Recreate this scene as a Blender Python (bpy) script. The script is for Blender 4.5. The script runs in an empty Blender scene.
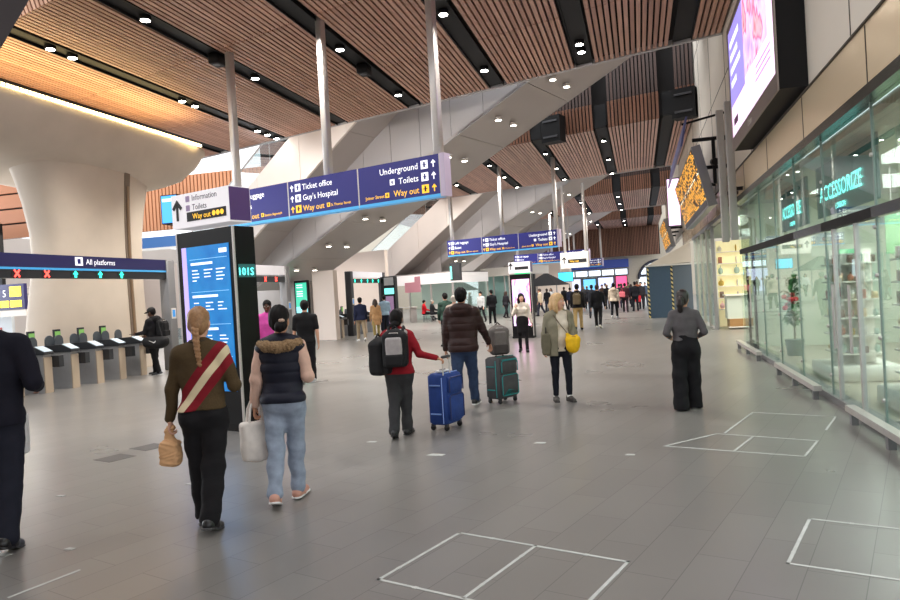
import bpy, math, random
import numpy as np
from mathutils import Vector, Matrix
random.seed(7); RNG = np.random.default_rng(7)
COL = bpy.context.scene.collection
# ---------------------------------------------------------------- survey frame (camera at the origin, +Y runs down the concourse)
F = 710.0; CH = 1.72; YAW = math.radians(15.0); PIT = math.radians(0.55); ROL = math.radians(3.3); SK = math.radians(18.6)
_R = Vector((math.cos(YAW), math.sin(YAW), 0)); _F = Vector((-math.sin(YAW), math.cos(YAW), 0)); _U = Vector((0, 0, 1))
CF = _F*math.cos(PIT)-_U*math.sin(PIT); _U2 = _U*math.cos(PIT)+_F*math.sin(PIT)
CR = _R*math.cos(ROL)-_U2*math.sin(ROL); CU = _U2*math.cos(ROL)+_R*math.sin(ROL)
CAM = Vector((0, 0, CH))
UX = Vector((math.sin(SK), math.cos(SK), 0)); VX = Vector((math.cos(SK), -math.sin(SK), 0))   # paving / roof grid, skewed to the shopfront
def W(u, v, z=0.0): return UX*u+VX*v+Vector((0, 0, z))
def ray(px, py): return CF+CR*((px-450)/F)+CU*((300-py)/F)
def on_z(px, py, z=0.0):
    r = ray(px, py); return CAM+r*((z-CAM.z)/r.z)
# ---------------------------------------------------------------- materials
MATS = {}
def S(c):  # sRGB 0-255 -> linear
    return tuple((x/255/12.92 if x/255 <= .04045 else ((x/255+.055)/1.055)**2.4) for x in c)
def mat(name, col, rough=.6, metal=0., emit=0., noise=0., nscale=8., bump=0., bscale=60., spec=.5, trans=0., coat=0., ecol=None):
    if name in MATS: return MATS[name]
    m = bpy.data.materials.new(name); m.use_nodes = True; MATS[name] = m
    nt = m.node_tree; b = nt.nodes['Principled BSDF']
    c = S(col)+(1,)
    b.inputs['Base Color'].default_value = c; b.inputs['Roughness'].default_value = rough; b.inputs['Metallic'].default_value = metal
    b.inputs['Specular IOR Level'].default_value = spec
    if coat: b.inputs['Coat Weight'].default_value = coat
    if emit:
        b.inputs['Emission Color'].default_value = (S(ecol)+(1,)) if ecol else c; b.inputs['Emission Strength'].default_value = emit
    if noise or bump:
        tc = nt.nodes.new('ShaderNodeTexCoord')
    if noise:
        n = nt.nodes.new('ShaderNodeTexNoise'); n.inputs['Scale'].default_value = nscale; n.inputs['Detail'].default_value = 5
        nt.links.new(tc.outputs['Object'], n.inputs['Vector'])
        r = nt.nodes.new('ShaderNodeMapRange'); r.inputs[1].default_value = .25; r.inputs[2].default_value = .75
        r.inputs[3].default_value = 1-noise; r.inputs[4].default_value = 1+noise
        nt.links.new(n.outputs[0], r.inputs[0])
        mx = nt.nodes.new('ShaderNodeMix'); mx.data_type = 'RGBA'; mx.blend_type = 'MULTIPLY'; mx.inputs[0].default_value = 1
        mx.inputs[6].default_value = c; nt.links.new(r.outputs[0], mx.inputs[7]); nt.links.new(mx.outputs[2], b.inputs['Base Color'])
    if bump:
        n2 = nt.nodes.new('ShaderNodeTexNoise'); n2.inputs['Scale'].default_value = bscale; n2.inputs['Detail'].default_value = 3
        nt.links.new(tc.outputs['Object'], n2.inputs['Vector'])
        bp = nt.nodes.new('ShaderNodeBump'); bp.inputs['Strength'].default_value = bump; bp.inputs['Distance'].default_value = .01
        nt.links.new(n2.outputs[0], bp.inputs['Height']); nt.links.new(bp.outputs[0], b.inputs['Normal'])
    return m
class NT:  # tiny node helper
    def __init__(s, name):
        s.m = bpy.data.materials.new(name); s.m.use_nodes = True; MATS[name] = s.m; s.t = s.m.node_tree; s.b = s.t.nodes['Principled BSDF']
    def n(s, typ, **kw):
        x = s.t.nodes.new('ShaderNode'+typ)
        for k, v in kw.items():
            if k.startswith('i'): x.inputs[int(k[1:])].default_value = v
            else: setattr(x, k, v)
        return x
    def l(s, a, b): s.t.links.new(a, b)
    def math(s, op, a, b=None, c=None):
        x = s.n('Math', operation=op)
        for i, v in enumerate((a, b, c)):
            if v is None: continue
            if isinstance(v, (int, float)): x.inputs[i].default_value = v
            else: s.l(v, x.inputs[i])
        return x.outputs[0]
    def mix(s, f, a, b, mode='MIX'):
        x = s.n('Mix', data_type='RGBA', blend_type=mode)
        for i, v in ((0, f), (6, a), (7, b)):
            if isinstance(v, (int, float)): x.inputs[i].default_value = v
            elif isinstance(v, tuple): x.inputs[i].default_value = v if len(v) == 4 else v+(1,)
            else: s.l(v, x.inputs[i])
        return x.outputs[2]
def glass_mat(name, tint, refl=.1, rough=.0):
    q = NT(name); t = q.t; t.nodes.remove(q.b); out = t.nodes['Material Output']
    tr = q.n('BsdfTransparent'); tr.inputs[0].default_value = tint+(1,)
    gl = q.n('BsdfGlossy'); gl.inputs[0].default_value = (1, 1, 1, 1); gl.inputs['Roughness'].default_value = rough
    lw = q.n('LayerWeight'); lw.inputs[0].default_value = .35
    f = q.math('MULTIPLY_ADD', lw.outputs['Fresnel'], .42, refl)
    mx = q.n('MixShader'); q.l(f, mx.inputs[0]); q.l(tr.outputs[0], mx.inputs[1]); q.l(gl.outputs[0], mx.inputs[2]); q.l(mx.outputs[0], out.inputs[0])
    return q.m
# ---------------------------------------------------------------- mesh helpers
def link(o, parent=None):
    COL.objects.link(o)
    if parent is not None: o.parent = parent
    return o
def tag(o, label=None, cat=None, group=None, kind=None):
    if label: o['label'] = label
    if cat: o['category'] = cat
    if group: o['group'] = group
    if kind: o['kind'] = kind
    return o
def thing(name, label, cat, loc=(0, 0, 0), rz=0., group=None):
    o = bpy.data.objects.new(name, None); o.empty_display_size = .1; o.location = loc; o.rotation_euler = (0, 0, rz)
    link(o); return tag(o, label, cat, group)
class MB:
    def __init__(s): s.v = []; s.f = []; s.m = []; s.sm = []
    def add(s, vs, fs, mi=0, smooth=False):
        n = len(s.v); s.v += [tuple(p) for p in vs]
        for f in fs: s.f.append(tuple(i+n for i in f)); s.m.append(mi); s.sm.append(smooth)
        return s
    def box(s, c, d, rot=None, mi=0):
        x, y, z = (k/2 for k in d)
        vs = [Vector((a*x, b*y, e*z)) for a in (-1, 1) for b in (-1, 1) for e in (-1, 1)]
        if rot is not None: vs = [rot @ p for p in vs]
        c = Vector(c)
        return s.add([p+c for p in vs], [(0, 1, 3, 2), (4, 6, 7, 5), (0, 4, 5, 1), (2, 3, 7, 6), (0, 2, 6, 4), (1, 5, 7, 3)], mi)
    def bx(s, x0, x1, y0, y1, z0, z1, mi=0): return s.box(((x0+x1)/2, (y0+y1)/2, (z0+z1)/2), (x1-x0, y1-y0, z1-z0), None, mi)
    def rbox(s, c, d, r=.02, rot=None, mi=0, n=3):  # box rounded about its z edges
        x, y, z = (k/2 for k in d); r = min(r, x*.99, y*.99); pts = []
        for sx, sy, a0 in ((1, 1, 0), (-1, 1, 90), (-1, -1, 180), (1, -1, 270)):
            for k in range(n+1):
                a = math.radians(a0+90*k/n); pts.append((sx*(x-r)+r*math.cos(a), sy*(y-r)+r*math.sin(a)))
        e = min(r*.6, z*.5)
        def ring(zz, sc): return [Vector((p[0]*(1-sc/x), p[1]*(1-sc/y), zz)) for p in pts]
        rings = [ring(-z, e), ring(-z+e, 0), ring(z-e, 0), ring(z, e)]
        c = Vector(c); rot = rot or Matrix.Identity(3)
        return s.loft([[c+rot @ p for p in g] for g in rings], mi=mi, smooth=True)
    def prism(s, poly, ext, mi=0):  # poly: 3D points (planar), ext: vector
        n = len(poly); a = [Vector(p) for p in poly]; b = [p+Vector(ext) for p in a]
        return s.add(a+b, [tuple(range(n-1, -1, -1)), tuple(range(n, 2*n))]+[(i, (i+1) % n, n+(i+1) % n, n+i) for i in range(n)], mi)
    def quad(s, pts, mi=0): return s.add(pts, [tuple(range(len(pts)))], mi)
    def loft(s, rings, cap=True, mi=0, smooth=True, closed=True):
        n = len(rings[0]); vs = [p for r in rings for p in r]; fs = []
        for k in range(len(rings)-1):
            for i in range(n if closed else n-1):
                j = (i+1) % n; fs.append((k*n+i, k*n+j, (k+1)*n+j, (k+1)*n+i))
        s.add(vs, fs, mi, smooth)
        if cap and closed:
            s.add(rings[0], [tuple(range(n-1, -1, -1))], mi, False); s.add(rings[-1], [tuple(range(n))], mi, False)
        return s
    def cyl(s, a, b, r, n=12, r2=None, mi=0, smooth=True):
        a = Vector(a); b = Vector(b); d = (b-a).normalized(); t = d.orthogonal().normalized(); w = d.cross(t); r2 = r if r2 is None else r2
        g = lambda c, q: [c+(t*math.cos(2*math.pi*k/n)+w*math.sin(2*math.pi*k/n))*q for k in range(n)]
        return s.loft([g(a, r), g(b, r2)], mi=mi, smooth=smooth)
    def tube(s, pts, r, n=8, mi=0):
        pts = [Vector(p) for p in pts]; rings = []; t = None
        for i, p in enumerate(pts):
            d = (pts[min(i+1, len(pts)-1)]-pts[max(i-1, 0)]).normalized()
            t = d.orthogonal().normalized() if t is None else (t-d*t.dot(d)).normalized()
            w = d.cross(t); q = r[i] if isinstance(r, (list, tuple)) else r
            rings.append([p+(t*math.cos(2*math.pi*k/n)+w*math.sin(2*math.pi*k/n))*q for k in range(n)])
        return s.loft(rings, mi=mi)
    def ball(s, c, r, seg=12, rg=8, mi=0):
        c = Vector(c); r = r if isinstance(r, (tuple, list)) else (r, r, r)
        rings = [[c+Vector((r[0]*math.sin(math.pi*k/rg)*math.cos(2*math.pi*i/seg), r[1]*math.sin(math.pi*k/rg)*math.sin(2*math.pi*i/seg), -r[2]*math.cos(math.pi*k/rg))) for i in range(seg)] for k in range(1, rg)]
        s.loft(rings, mi=mi)
        return s
    def build(s, name, mats, parent=None, loc=None, bevel=0.):
        me = bpy.data.meshes.new(name); me.from_pydata(s.v, [], s.f)
        for m in (mats if isinstance(mats, (list, tuple)) else [mats]): me.materials.append(m)
        me.polygons.foreach_set('material_index', s.m); me.polygons.foreach_set('use_smooth', s.sm); me.update()
        o = bpy.data.objects.new(name, me)
        if loc is not None: o.location = loc
        link(o, parent)
        if bevel:
            md = o.modifiers.new('bevel', 'BEVEL'); md.width = bevel; md.segments = 2; md.limit_method = 'ANGLE'
        return o
def struct(o): o['kind'] = 'structure'; return o
RX90 = Matrix.Rotation(math.pi/2, 4, 'X')
def text(parent, s, size, M, m, align='LEFT', name='lettering', depth=0.0008, bold=0.0, label=None, sx=1.0):
    cu = bpy.data.curves.new('t', 'FONT'); cu.body = s; cu.size = size; cu.align_x = align; cu.extrude = depth; cu.offset = bold; cu.resolution_u = 2
    to = bpy.data.objects.new('t', cu); me = bpy.data.meshes.new_from_object(to); bpy.data.objects.remove(to)
    me.transform(M @ Matrix.Diagonal((sx, 1, 1, 1))); me.materials.clear(); me.materials.append(m); me.name = name
    o = bpy.data.objects.new(name, me); link(o, parent)
    if label: o['label'] = label
    return o
def copy_tree(o, parent=None):
    c = o.copy(); COL.objects.link(c); c.parent = parent
    for ch in list(o.children): copy_tree(ch, c)
    return c
# ---------------------------------------------------------------- palette
M_WHITE = mat('white_paint', (226, 222, 216), .5)
M_CONC = mat('pale_concrete', (214, 200, 184), .75, noise=.06, nscale=1.2, bump=.15, bscale=14)
M_PANEL = mat('soffit_panel', (186, 178, 174), .45, noise=.04, nscale=.7)
M_GPANEL = mat('grey_panel', (188, 184, 184), .5, noise=.04, nscale=.7)
M_WPANEL = mat('white_panel', (246, 236, 228), .5, noise=.03, nscale=.8)
M_BLACK = mat('black_metal', (18, 17, 18), .6, spec=.25)
M_GLOSSBLK = mat('gloss_black', (10, 10, 12), .3, spec=.25)
M_STEEL = mat('brushed_steel', (205, 200, 196), .36, metal=.55, noise=.05, nscale=30)
M_GREYM = mat('grey_metal', (138, 138, 140), .42, metal=.3)
M_DGREY = mat('dark_grey', (62, 62, 66), .5)
M_NAVY = mat('sign_navy', (36, 36, 116), .4, emit=.10, ecol=(40, 40, 140))
M_LBLUE = mat('sign_blue_edge', (70, 160, 215), .4, emit=.35)
M_TXTW = mat('text_white', (240, 240, 245), .5, emit=.7)
M_TXTY = mat('text_yellow', (248, 190, 50), .5, emit=.7)
M_TXTK = mat('text_black', (25, 25, 28), .6)
M_TAPE = mat('white_tape', (196, 198, 194), .6, noise=.12, nscale=9)
M_LAMP = mat('lamp_glow', (255, 250, 238), .5, emit=32.)
M_LAMP2 = mat('lamp_glow_soft', (255, 246, 230), .5, emit=14.)
M_LED = mat('led_warm', (255, 226, 160), .5, emit=9.)
M_GREEN = mat('led_green', (40, 235, 190), .5, emit=3.2)
M_RED = mat('led_red', (255, 70, 60), .5, emit=3.2)
M_GLASS = glass_mat('clear_glass', (.93, .97, .96), .02)
M_GGLASS = glass_mat('green_glass', (.88, .965, .945), .015)
M_BRONZE = None
# ================================================================ SETTING
def floor_mat():
    q = NT('paving'); tc = q.n('TexCoord'); mp = q.n('Mapping'); mp.inputs['Rotation'].default_value = (0, 0, SK-math.pi/2)
    q.l(tc.outputs['Object'], mp.inputs[0])
    br = q.n('TexBrick', offset=.5); q.l(mp.outputs[0], br.inputs[0])
    br.inputs['Scale'].default_value = 1.; br.inputs['Brick Width'].default_value = .9; br.inputs['Row Height'].default_value = .31
    br.inputs['Mortar Size'].default_value = .003; br.inputs['Mortar Smooth'].default_value = .2; br.inputs['Bias'].default_value = 0
    br.inputs[1].default_value = S((134, 131, 127))+(1,); br.inputs[2].default_value = S((127, 124, 120))+(1,); br.inputs[3].default_value = S((98, 96, 93))+(1,)
    n1 = q.n('TexNoise', i2=.55, i3=4.); q.l(tc.outputs['Object'], n1.inputs[0])
    n2 = q.n('TexNoise', i2=26., i3=6.); q.l(tc.outputs['Object'], n2.inputs[0])
    r1 = q.n('MapRange', i1=.3, i2=.7, i3=.93, i4=1.05); q.l(n1.outputs[0], r1.inputs[0])
    r2 = q.n('MapRange', i1=.3, i2=.7, i3=.93, i4=1.05); q.l(n2.outputs[0], r2.inputs[0])
    c = q.mix(1., br.outputs[0], r1.outputs[0], 'MULTIPLY')
    q.l(c, q.b.inputs['Base Color'])
    rr = q.n('MapRange', i1=.3, i2=.7, i3=.27, i4=.30); q.l(n1.outputs[0], rr.inputs[0]); q.l(rr.outputs[0], q.b.inputs['Roughness'])
    q.b.inputs['Specular IOR Level'].default_value = .7
    return q.m
b = MB(); b.quad([(-45, -14, 0), (30, -14, 0), (30, 125, 0), (-45, 125, 0)])
struct(b.build('floor', floor_mat()))

def wood_mat(name, c1, c2):
    q = NT(name); g = q.n('NewGeometry'); tc = q.n('TexCoord')
    n = q.n('TexNoise', i2=3., i3=4.); mp = q.n('Mapping'); mp.inputs['Scale'].default_value = (8, .35, 8); q.l(tc.outputs['Object'], mp.inputs[0]); q.l(mp.outputs[0], n.inputs[0])
    c = q.mix(g.outputs['Random Per Island'], S(c1), S(c2)); r = q.n('MapRange', i1=.3, i2=.7, i3=.82, i4=1.12); q.l(n.outputs[0], r.inputs[0])
    q.l(q.mix(1., c, r.outputs[0], 'MULTIPLY'), q.b.inputs['Base Color']); q.b.inputs['Roughness'].default_value = .5
    return q.m
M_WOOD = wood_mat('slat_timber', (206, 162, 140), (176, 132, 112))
M_WOODP = wood_mat('slat_timber_lit', (226, 188, 172), (200, 160, 146))  # lighter copy of the slat timber: light on farther soffits put into the colour
M_WOODM = wood_mat('slat_timber_mid', (150, 106, 86), (122, 86, 68))  # same timber, half-lit tone of the farther fascias put into the colour
M_WOODD = wood_mat('slat_timber_shaded', (70, 46, 37), (54, 36, 30))  # same timber, darkened because less light reaches the upper fascias
M_DARK = mat('void_dark', (26, 22, 21), .9)
TRK = [-16.05, -13.0, -9.95, -6.92, -3.92, -1.18, 1.42]      # recessed lighting tracks
PITCH = .142; SW = .094; CZ = 8.0
SHY = 21.0
def ybay(x, u): return (u-x*math.sin(SK))/math.cos(SK)
def bay(k):
    """one roof bay: flat slatted soffit between U 8.3 and 19.3, slatted fascia at its near edge"""
    dy = SHY*k; sl = MB(); fa = MB(); fd = MB(); bk = MB()
    U0, U1 = 7.7, 19.3
    xs = []; x = -20.0
    while x < 2.36:
        if min(abs(x-t) for t in TRK) > .30: xs.append(x)
        x += PITCH
    ush = [7.7, 11.6, 15.45, 19.3]
    for x in xs:
        a, c = x-SW/2, x+SW/2
        for i in range(3):
            u0, u1 = ush[i]+(.03 if i else 0), ush[i+1]
            pts = [(a, ybay(a, u0)+dy, CZ), (c, ybay(c, u0)+dy, CZ), (c, ybay(c, u1)+dy, CZ), (a, ybay(a, u1)+dy, CZ)]
            sl.prism(pts, (0, 0, .075))
        sl_low = [(a, ybay(a, 7.7)+dy, CZ), (c, ybay(c, 7.7)+dy, CZ), (c, ybay(c, 7.35)+dy, 8.95), (a, ybay(a, 7.35)+dy, 8.95)]
        fa.prism(sl_low, (0, -.07, 0))
        if k > 0:
            up = [(a, ybay(a, 7.65)+dy, 8.95), (c, ybay(c, 7.65)+dy, 8.95), (c, ybay(c, 7.65)+dy, 12.6), (a, ybay(a, 7.65)+dy, 12.6)]
            fd.prism(up, (0, -.07, 0))
    X0, X1 = -20.3, 2.4
    bk.prism([(X0, ybay(X0, U0)+dy, 8.12), (X1, ybay(X1, U0)+dy, 8.12), (X1, ybay(X1, U1)+dy, 8.12), (X0, ybay(X0, U1)+dy, 8.12)], (0, 0, .12))
    bk.prism([(X0, ybay(X0, 8.05)+dy, 8.1), (X1, ybay(X1, 8.05)+dy, 8.1), (X1, ybay(X1, 8.05)+dy, 12.7), (X0, ybay(X0, 8.05)+dy, 12.7)], (0, .2, 0))
    bk.prism([(X0, ybay(X0, U1)+dy+.02, CZ-.02), (X1, ybay(X1, U1)+dy+.02, CZ-.02), (X1, ybay(X1, U1)+dy+.02, 9.3), (X0, ybay(X0, U1)+dy+.02, 9.3)], (0, .12, 0), 1)
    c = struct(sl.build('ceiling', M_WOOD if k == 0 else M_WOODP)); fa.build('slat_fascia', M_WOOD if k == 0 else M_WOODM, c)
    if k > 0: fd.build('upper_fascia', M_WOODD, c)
    bk.build('ceiling_backing', [M_DARK, M_GPANEL], c)
    for t in TRK:
        tr = MB(); a, e = t-.22, t+.22
        tr.prism([(a, ybay(a, U0)+dy, 8.05), (e, ybay(e, U0)+dy, 8.05), (e, ybay(e, U1)+dy, 8.05), (a, ybay(a, U1)+dy, 8.05)], (0, 0, .05))
        for s in (a-.02, e):
            tr.prism([(s, ybay(s, U0)+dy, 7.985), (s+.02, ybay(s+.02, U0)+dy, 7.985), (s+.02, ybay(s+.02, U1)+dy, 7.985), (s, ybay(s, U1)+dy, 7.985)], (0, 0, .1))
        if k > 0: tr.prism([(a, ybay(a, 7.6)+dy, 8.05), (e, ybay(e, 7.6)+dy, 8.05), (e, ybay(e, 7.6)+dy, 8.95), (a, ybay(a, 7.6)+dy, 8.95)], (0, -.05, 0))
        tr.build('lighting_track', M_BLACK, c)
    return c
for k in range(4): bay(k)
b = MB(); b.prism([(-20.3, ybay(-20.3, -12)-2, 8.0), (2.4, ybay(2.4, -12)-2, 8.0), (2.4, ybay(2.4, -.6), 8.0), (-20.3, ybay(-20.3, -.6), 8.0)], (0, 0, .2)); struct(b.build('ceiling', M_WOOD))
b = MB(); b.bx(-32, 3, -13.9, -13.7, 0, 8); struct(b.build('wall_light_block', M_WPANEL))  # unseen wall added behind the camera to cut the world light
# right-hand wall: pale panels, metal band, dark transom edge
M_SEAM = mat('panel_seam', (96, 88, 80), .8)
b = MB(); b.bx(2.4, 2.6, -6, 62, 4.22, 13.5)
w = struct(b.build('wall_right', mat('wall_panel', (222, 212, 198), .55, noise=.04, nscale=.6)))
b = MB()
for y in (-2, 1.6, 5.2, 8.8, 12.4, 16, 19.6, 23.2, 26.8, 30.4, 34, 41, 48): b.bx(2.393, 2.401, y-.012, y+.012, 4.25, 13.4)
for z in (6.9, 9.9): b.bx(2.393, 2.401, -6, 62, z-.012, z+.012)
b.build('panel_joints', M_SEAM, w)
def metal_band_mat():
    q = NT('champagne_metal'); tc = q.n('TexCoord'); mp = q.n('Mapping'); mp.inputs['Scale'].default_value = (1, .35, 2.6); q.l(tc.outputs['Object'], mp.inputs[0])
    n = q.n('TexNoise', i2=1.4, i3=2.); q.l(mp.outputs[0], n.inputs[0]); bp = q.n('Bump'); bp.inputs['Strength'].default_value = .12; bp.inputs['Distance'].default_value = .08
    q.l(n.outputs[0], bp.inputs['Height']); q.l(bp.outputs[0], q.b.inputs['Normal'])
    q.b.inputs['Base Color'].default_value = S((244, 222, 188))+(1,); q.b.inputs['Metallic'].default_value = .4; q.b.inputs['Roughness'].default_value = .2
    return q.m
M_BRONZE = metal_band_mat()
b = MB(); b.bx(2.34, 2.5, -6, 40, 3.56, 4.20); t1 = struct(b.build('trim_1', M_BRONZE))
b = MB()
for y in (-3.5, -.6, 2.3, 5.2, 8.1, 11, 13.9, 16.8, 19.7, 22.6, 25.5, 28.4, 31.3): b.bx(2.333, 2.341, y-.008, y+.008, 3.57, 4.19)
b.bx(2.32, 2.41, -6, 40, 4.2, 4.225)
b.build('band_joint', mat('band_seam', (60, 52, 44), .6), t1)
b = MB(); b.bx(2.28, 2.46, -6, 18.9, 3.44, 3.56); struct(b.build('trim_2', mat('dark_steel', (70, 76, 74), .25, metal=.9)))
b = MB(); b.bx(2.36, 2.6, -6, 18.6, .0, .05); b.bx(2.36, 2.44, -6, 18.6, .05, .09); struct(b.build('baseboard_right', M_GREYM))
# end wall with arched openings
b = MB(); M_BACK = mat('back_wall', (214, 204, 186), .8, noise=.08)
YB = 84.0
b.bx(-45, 30, YB, YB+.6, 0, 14); wb = struct(b.build('wall_back', M_BACK))
b = MB(); x = -24.0
while x < 2.3: b.bx(x, x+.11, YB-1.6, YB-1.5, 4.75, 9.5); x += .17
t4 = struct(b.build('trim_4', M_WOODM)); b = MB(); b.bx(-24, 2.4, YB-1.5, YB-1.3, 4.75, 9.5); b.build('fascia_backing', M_DARK, t4)
# left side, beyond the ticket gates
b = MB(); b.bx(-32.4, -32, -14, 125, 0, 6.0); struct(b.build('wall_left', mat('left_wall', (214, 204, 196), .7, noise=.04, nscale=.5)))
# ---- inclined escalator enclosures crossing the hall between roof bays
def zso(v): return 6.92+(v+13.92)*.445
def zbd(v): return 8.45+(v+15.78)*.643
UA, UB, UC = 19.4, 21.0, 24.28    # parapet, side wall / near soffit edge, far soffit edge
M_GRPW = mat('ribbed_grey_wall', (196, 190, 188), .55, noise=.05, nscale=.6)
M_BGLASS = glass_mat('balustrade_glass', (.86, .93, .93), .10)
def escalator(k, label):
    dy = SHY*k; o = Vector((0, dy, 0))
    root = thing('escalator_enclosure', label, 'escalator', tuple(W(22.6, -23.7, 0)+o), 0, 'escalator enclosures')
    L = Vector(root.location)
    P = lambda u, v, z: W(u, v, z)+o-L
    V0, V1 = -24.3, .6
    # broad lit soffit
    b = MB(); n = 9; vs = [V0+(V1-V0)*i/n for i in range(n+1)]
    for i in range(n):
        g = .012
        b.prism([P(UB, vs[i]+g, zso(vs[i]+g)), P(UC, vs[i]+g, zso(vs[i]+g)), P(UC, vs[i+1]-g, zso(vs[i+1]-g)), P(UB, vs[i+1]-g, zso(vs[i+1]-g))], (0, 0, .1))
    b.build('soffit', M_PANEL, root)
    b = MB(); b.prism([P(UB+.02, V0, zso(V0)+.03), P(UC-.02, V0, zso(V0)+.03), P(UC-.02, V1, zso(V1)+.03), P(UB+.02, V1, zso(V1)+.03)], (0, 0, .12)); b.build('soffit_backing', M_SEAM, root)
    # near side wall between soffit and stepped band
    b = MB(); v = V0
    while v < -1.0:
        e = min(v+1.35, -1.0); g = .01
        b.prism([P(UB, v+g, zso(v+g)-.01), P(UB, e-g, zso(e-g)-.01), P(UB, e-g, max(zbd(e), zso(e)+.5)+.02), P(UB, v+g, max(zbd(v), zso(v)+.5)+.02)], tuple(UX*.08)); v = e
    b.build('side_wall', M_GPANEL, root)
    b = MB(); b.prism([P(UC-.05, V0, zso(V0)), P(UC-.05, V1, zso(V1)), P(UC-.05, V1, zso(V1)+2.6), P(UC-.05, V0, zso(V0)+1.2)], tuple(UX*.08)); b.build('far_side_wall', M_GPANEL, root)
    # stepped band and pale parapet
    b = MB(); B0, B1 = -26.5, -9.7
    nb = 7; vb = [B0+(B1-B0)*i/nb for i in range(nb+1)]
    for i in range(nb):
        g = .012
        b.prism([P(UA, vb[i]+g, zbd(vb[i]+g)), P(UB, vb[i]+g, zbd(vb[i]+g)), P(UB, vb[i+1]-g, zbd(vb[i+1]-g)), P(UA, vb[i+1]-g, zbd(vb[i+1]-g))], (0, 0, .08))
    b.build('stepped_soffit', M_PANEL, root)
    b = MB(); hp = 2.1
    for i in range(nb):
        g = .01
        b.prism([P(UA-.03, vb[i]+g, zbd(vb[i]+g)-.03), P(UA-.03, vb[i+1]-g, zbd(vb[i+1]-g)-.03), P(UA-.03, vb[i+1]-g, zbd(vb[i+1]-g)+hp), P(UA-.03, vb[i]+g, zbd(vb[i]+g)+hp)], tuple(UX*.1))
    b.build('parapet', M_WPANEL, root)
    b = MB(); b.prism([P(UA+.02, B0, zbd(B0)+hp), P(UA+.02, B1, zbd(B1)+hp), P(UA+.02, B1, zbd(B1)+hp+1.0), P(UA+.02, B0, zbd(B0)+hp+1.0)], tuple(UX*.02)); b.build('glass_balustrade', M_BGLASS, root)
    b = MB(); b.cyl(P(UA+.03, B0, zbd(B0)+hp+1.03), P(UA+.03, B1, zbd(B1)+hp+1.03), .035, 8); b.build('handrail', M_STEEL, root)
    for v in (-25.5, -23.3, -21, -18.8, -16.6, -14.4):
        b = MB(); p = P(UA+.06, v, zbd(v)+hp); b.cyl(p, p+Vector((0, 0, 1.02)), .022, 6); b.build('baluster', M_STEEL, root)
    # ribbed wall closing the triangle under the band
    b = MB(); v = -32.0
    while v < -21.6 and k == 1:
        e = v+1.1; zt0, zt1 = zbd(v), zbd(e)
        if zt1 > 3.0: b.prism([P(UB-.08, v+.01, 2.9), P(UB-.08, e-.01, 2.9), P(UB-.08, e-.01, zt1), P(UB-.08, v+.01, max(zt0, 2.9))], tuple(UX*.06))
        v = e
    if k == 1: b.build('under_wall', M_GRPW, root)
    return root
escalator(0, 'nearest sloping escalator enclosure, broad grey soffit with paired spotlights behind the big navy sign')
escalator(1, 'second sloping escalator enclosure down the hall, pale parapet rising above the snack kiosk')
escalator(2, 'third sloping escalator enclosure, partly hidden behind the second navy sign')
escalator(3, 'farthest sloping escalator enclosure near the end wall')
# the one just overhead: only a corner of its soffit shows at the upper left
root = thing('overhead_canopy', 'dark grey metal panel edge at the top left corner of the photo', 'ceiling panel', (-5.0, 6.5, 5.0))
# ---- downlights
LIGHT_SPOTS = []
def downlight(p, normal, label, group, mounted=True, glow=M_LAMP, r=.085):
    t = thing('downlight', label, 'ceiling light', tuple(p), 0, group); n = Vector(normal).normalized()
    b = MB(); b.cyl((0, 0, 0), n*.10, r*1.25, 14); b.build('housing', M_WHITE if mounted else M_BLACK, t)
    b = MB(); b.cyl(n*.10, n*.108, r, 14); b.build('lens', glow, t)
    return t
# ---- overhead panel corner (same 33 degree rake as the parapets)
def hit_u(px, py, u):
    r = ray(px, py); return CAM+r*((u-CAM.dot(UX))/r.dot(UX))
E0 = hit_u(0, 53, 2.65); E1 = hit_u(31, 0, 2.65); dE = (E1-E0)
L = Vector(root.location)
b = MB()
for i in range(4):
    a0, a1 = E0+dE*(-1.2+1.1*i+.02), E0+dE*(-1.2+1.1*(i+1)-.02)
    for j in range(2):
        q0, q1 = -UX*(1.05*j+.012), -UX*(1.05*(j+1)-.012)
        b.prism([a0+q0-L, a1+q0-L, a1+q1-L, a0+q1-L], (0, 0, .06))
b.build('panel', mat('overhead_grey', (104, 98, 104), .5), root)
b = MB(); b.prism([E0-dE*1.2+Vector((0, 0, .05))-L, E0+dE*3.2+Vector((0, 0, .05))-L, E0+dE*3.2-UX*2.1+Vector((0, 0, .05))-L, E0-dE*1.2-UX*2.1+Vector((0, 0, .05))-L], (0, 0, .1))
b.build('backing', M_BLACK, root)
# ---- soffit spotlights
nrm = (VX*.445-Vector((0, 0, 1))).normalized()
for k in range(3):
    for v in (-22.24, -20.3, -18.25, -14.16, -12.0, -9.87):
        for du in (21.75, 22.85):
            downlight(W(du, v, zso(v)-.05)+Vector((0, SHY*k, 0)), (0, 0, -1), ('round white spotlight under the %s escalator soffit' % ('nearest', 'second', 'third')[k]), 'spotlights under the %s escalator soffit' % ('nearest', 'second', 'third')[k], True, M_LAMP2, .10)
ordn = ['far left', 'second from the left', 'third from the left', 'fourth from the left', 'fifth from the left', 'sixth from the left', 'right-hand']
L0 = {1: [11.6, 13.77, 14.44, 18.73, 19.37, 23.1, 23.8, 24.5], 2: [13.2, 17.72], 3: [16.59, 21.05], 4: [15.46, 19.82], 5: [18.78, 19.42]}
L1 = {2: [35.6, 40.1], 3: [34.87, 38.99, 43.28], 4: [33.34, 37.81, 41.95], 5: [31.77, 36.66, 41.36]}
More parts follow.
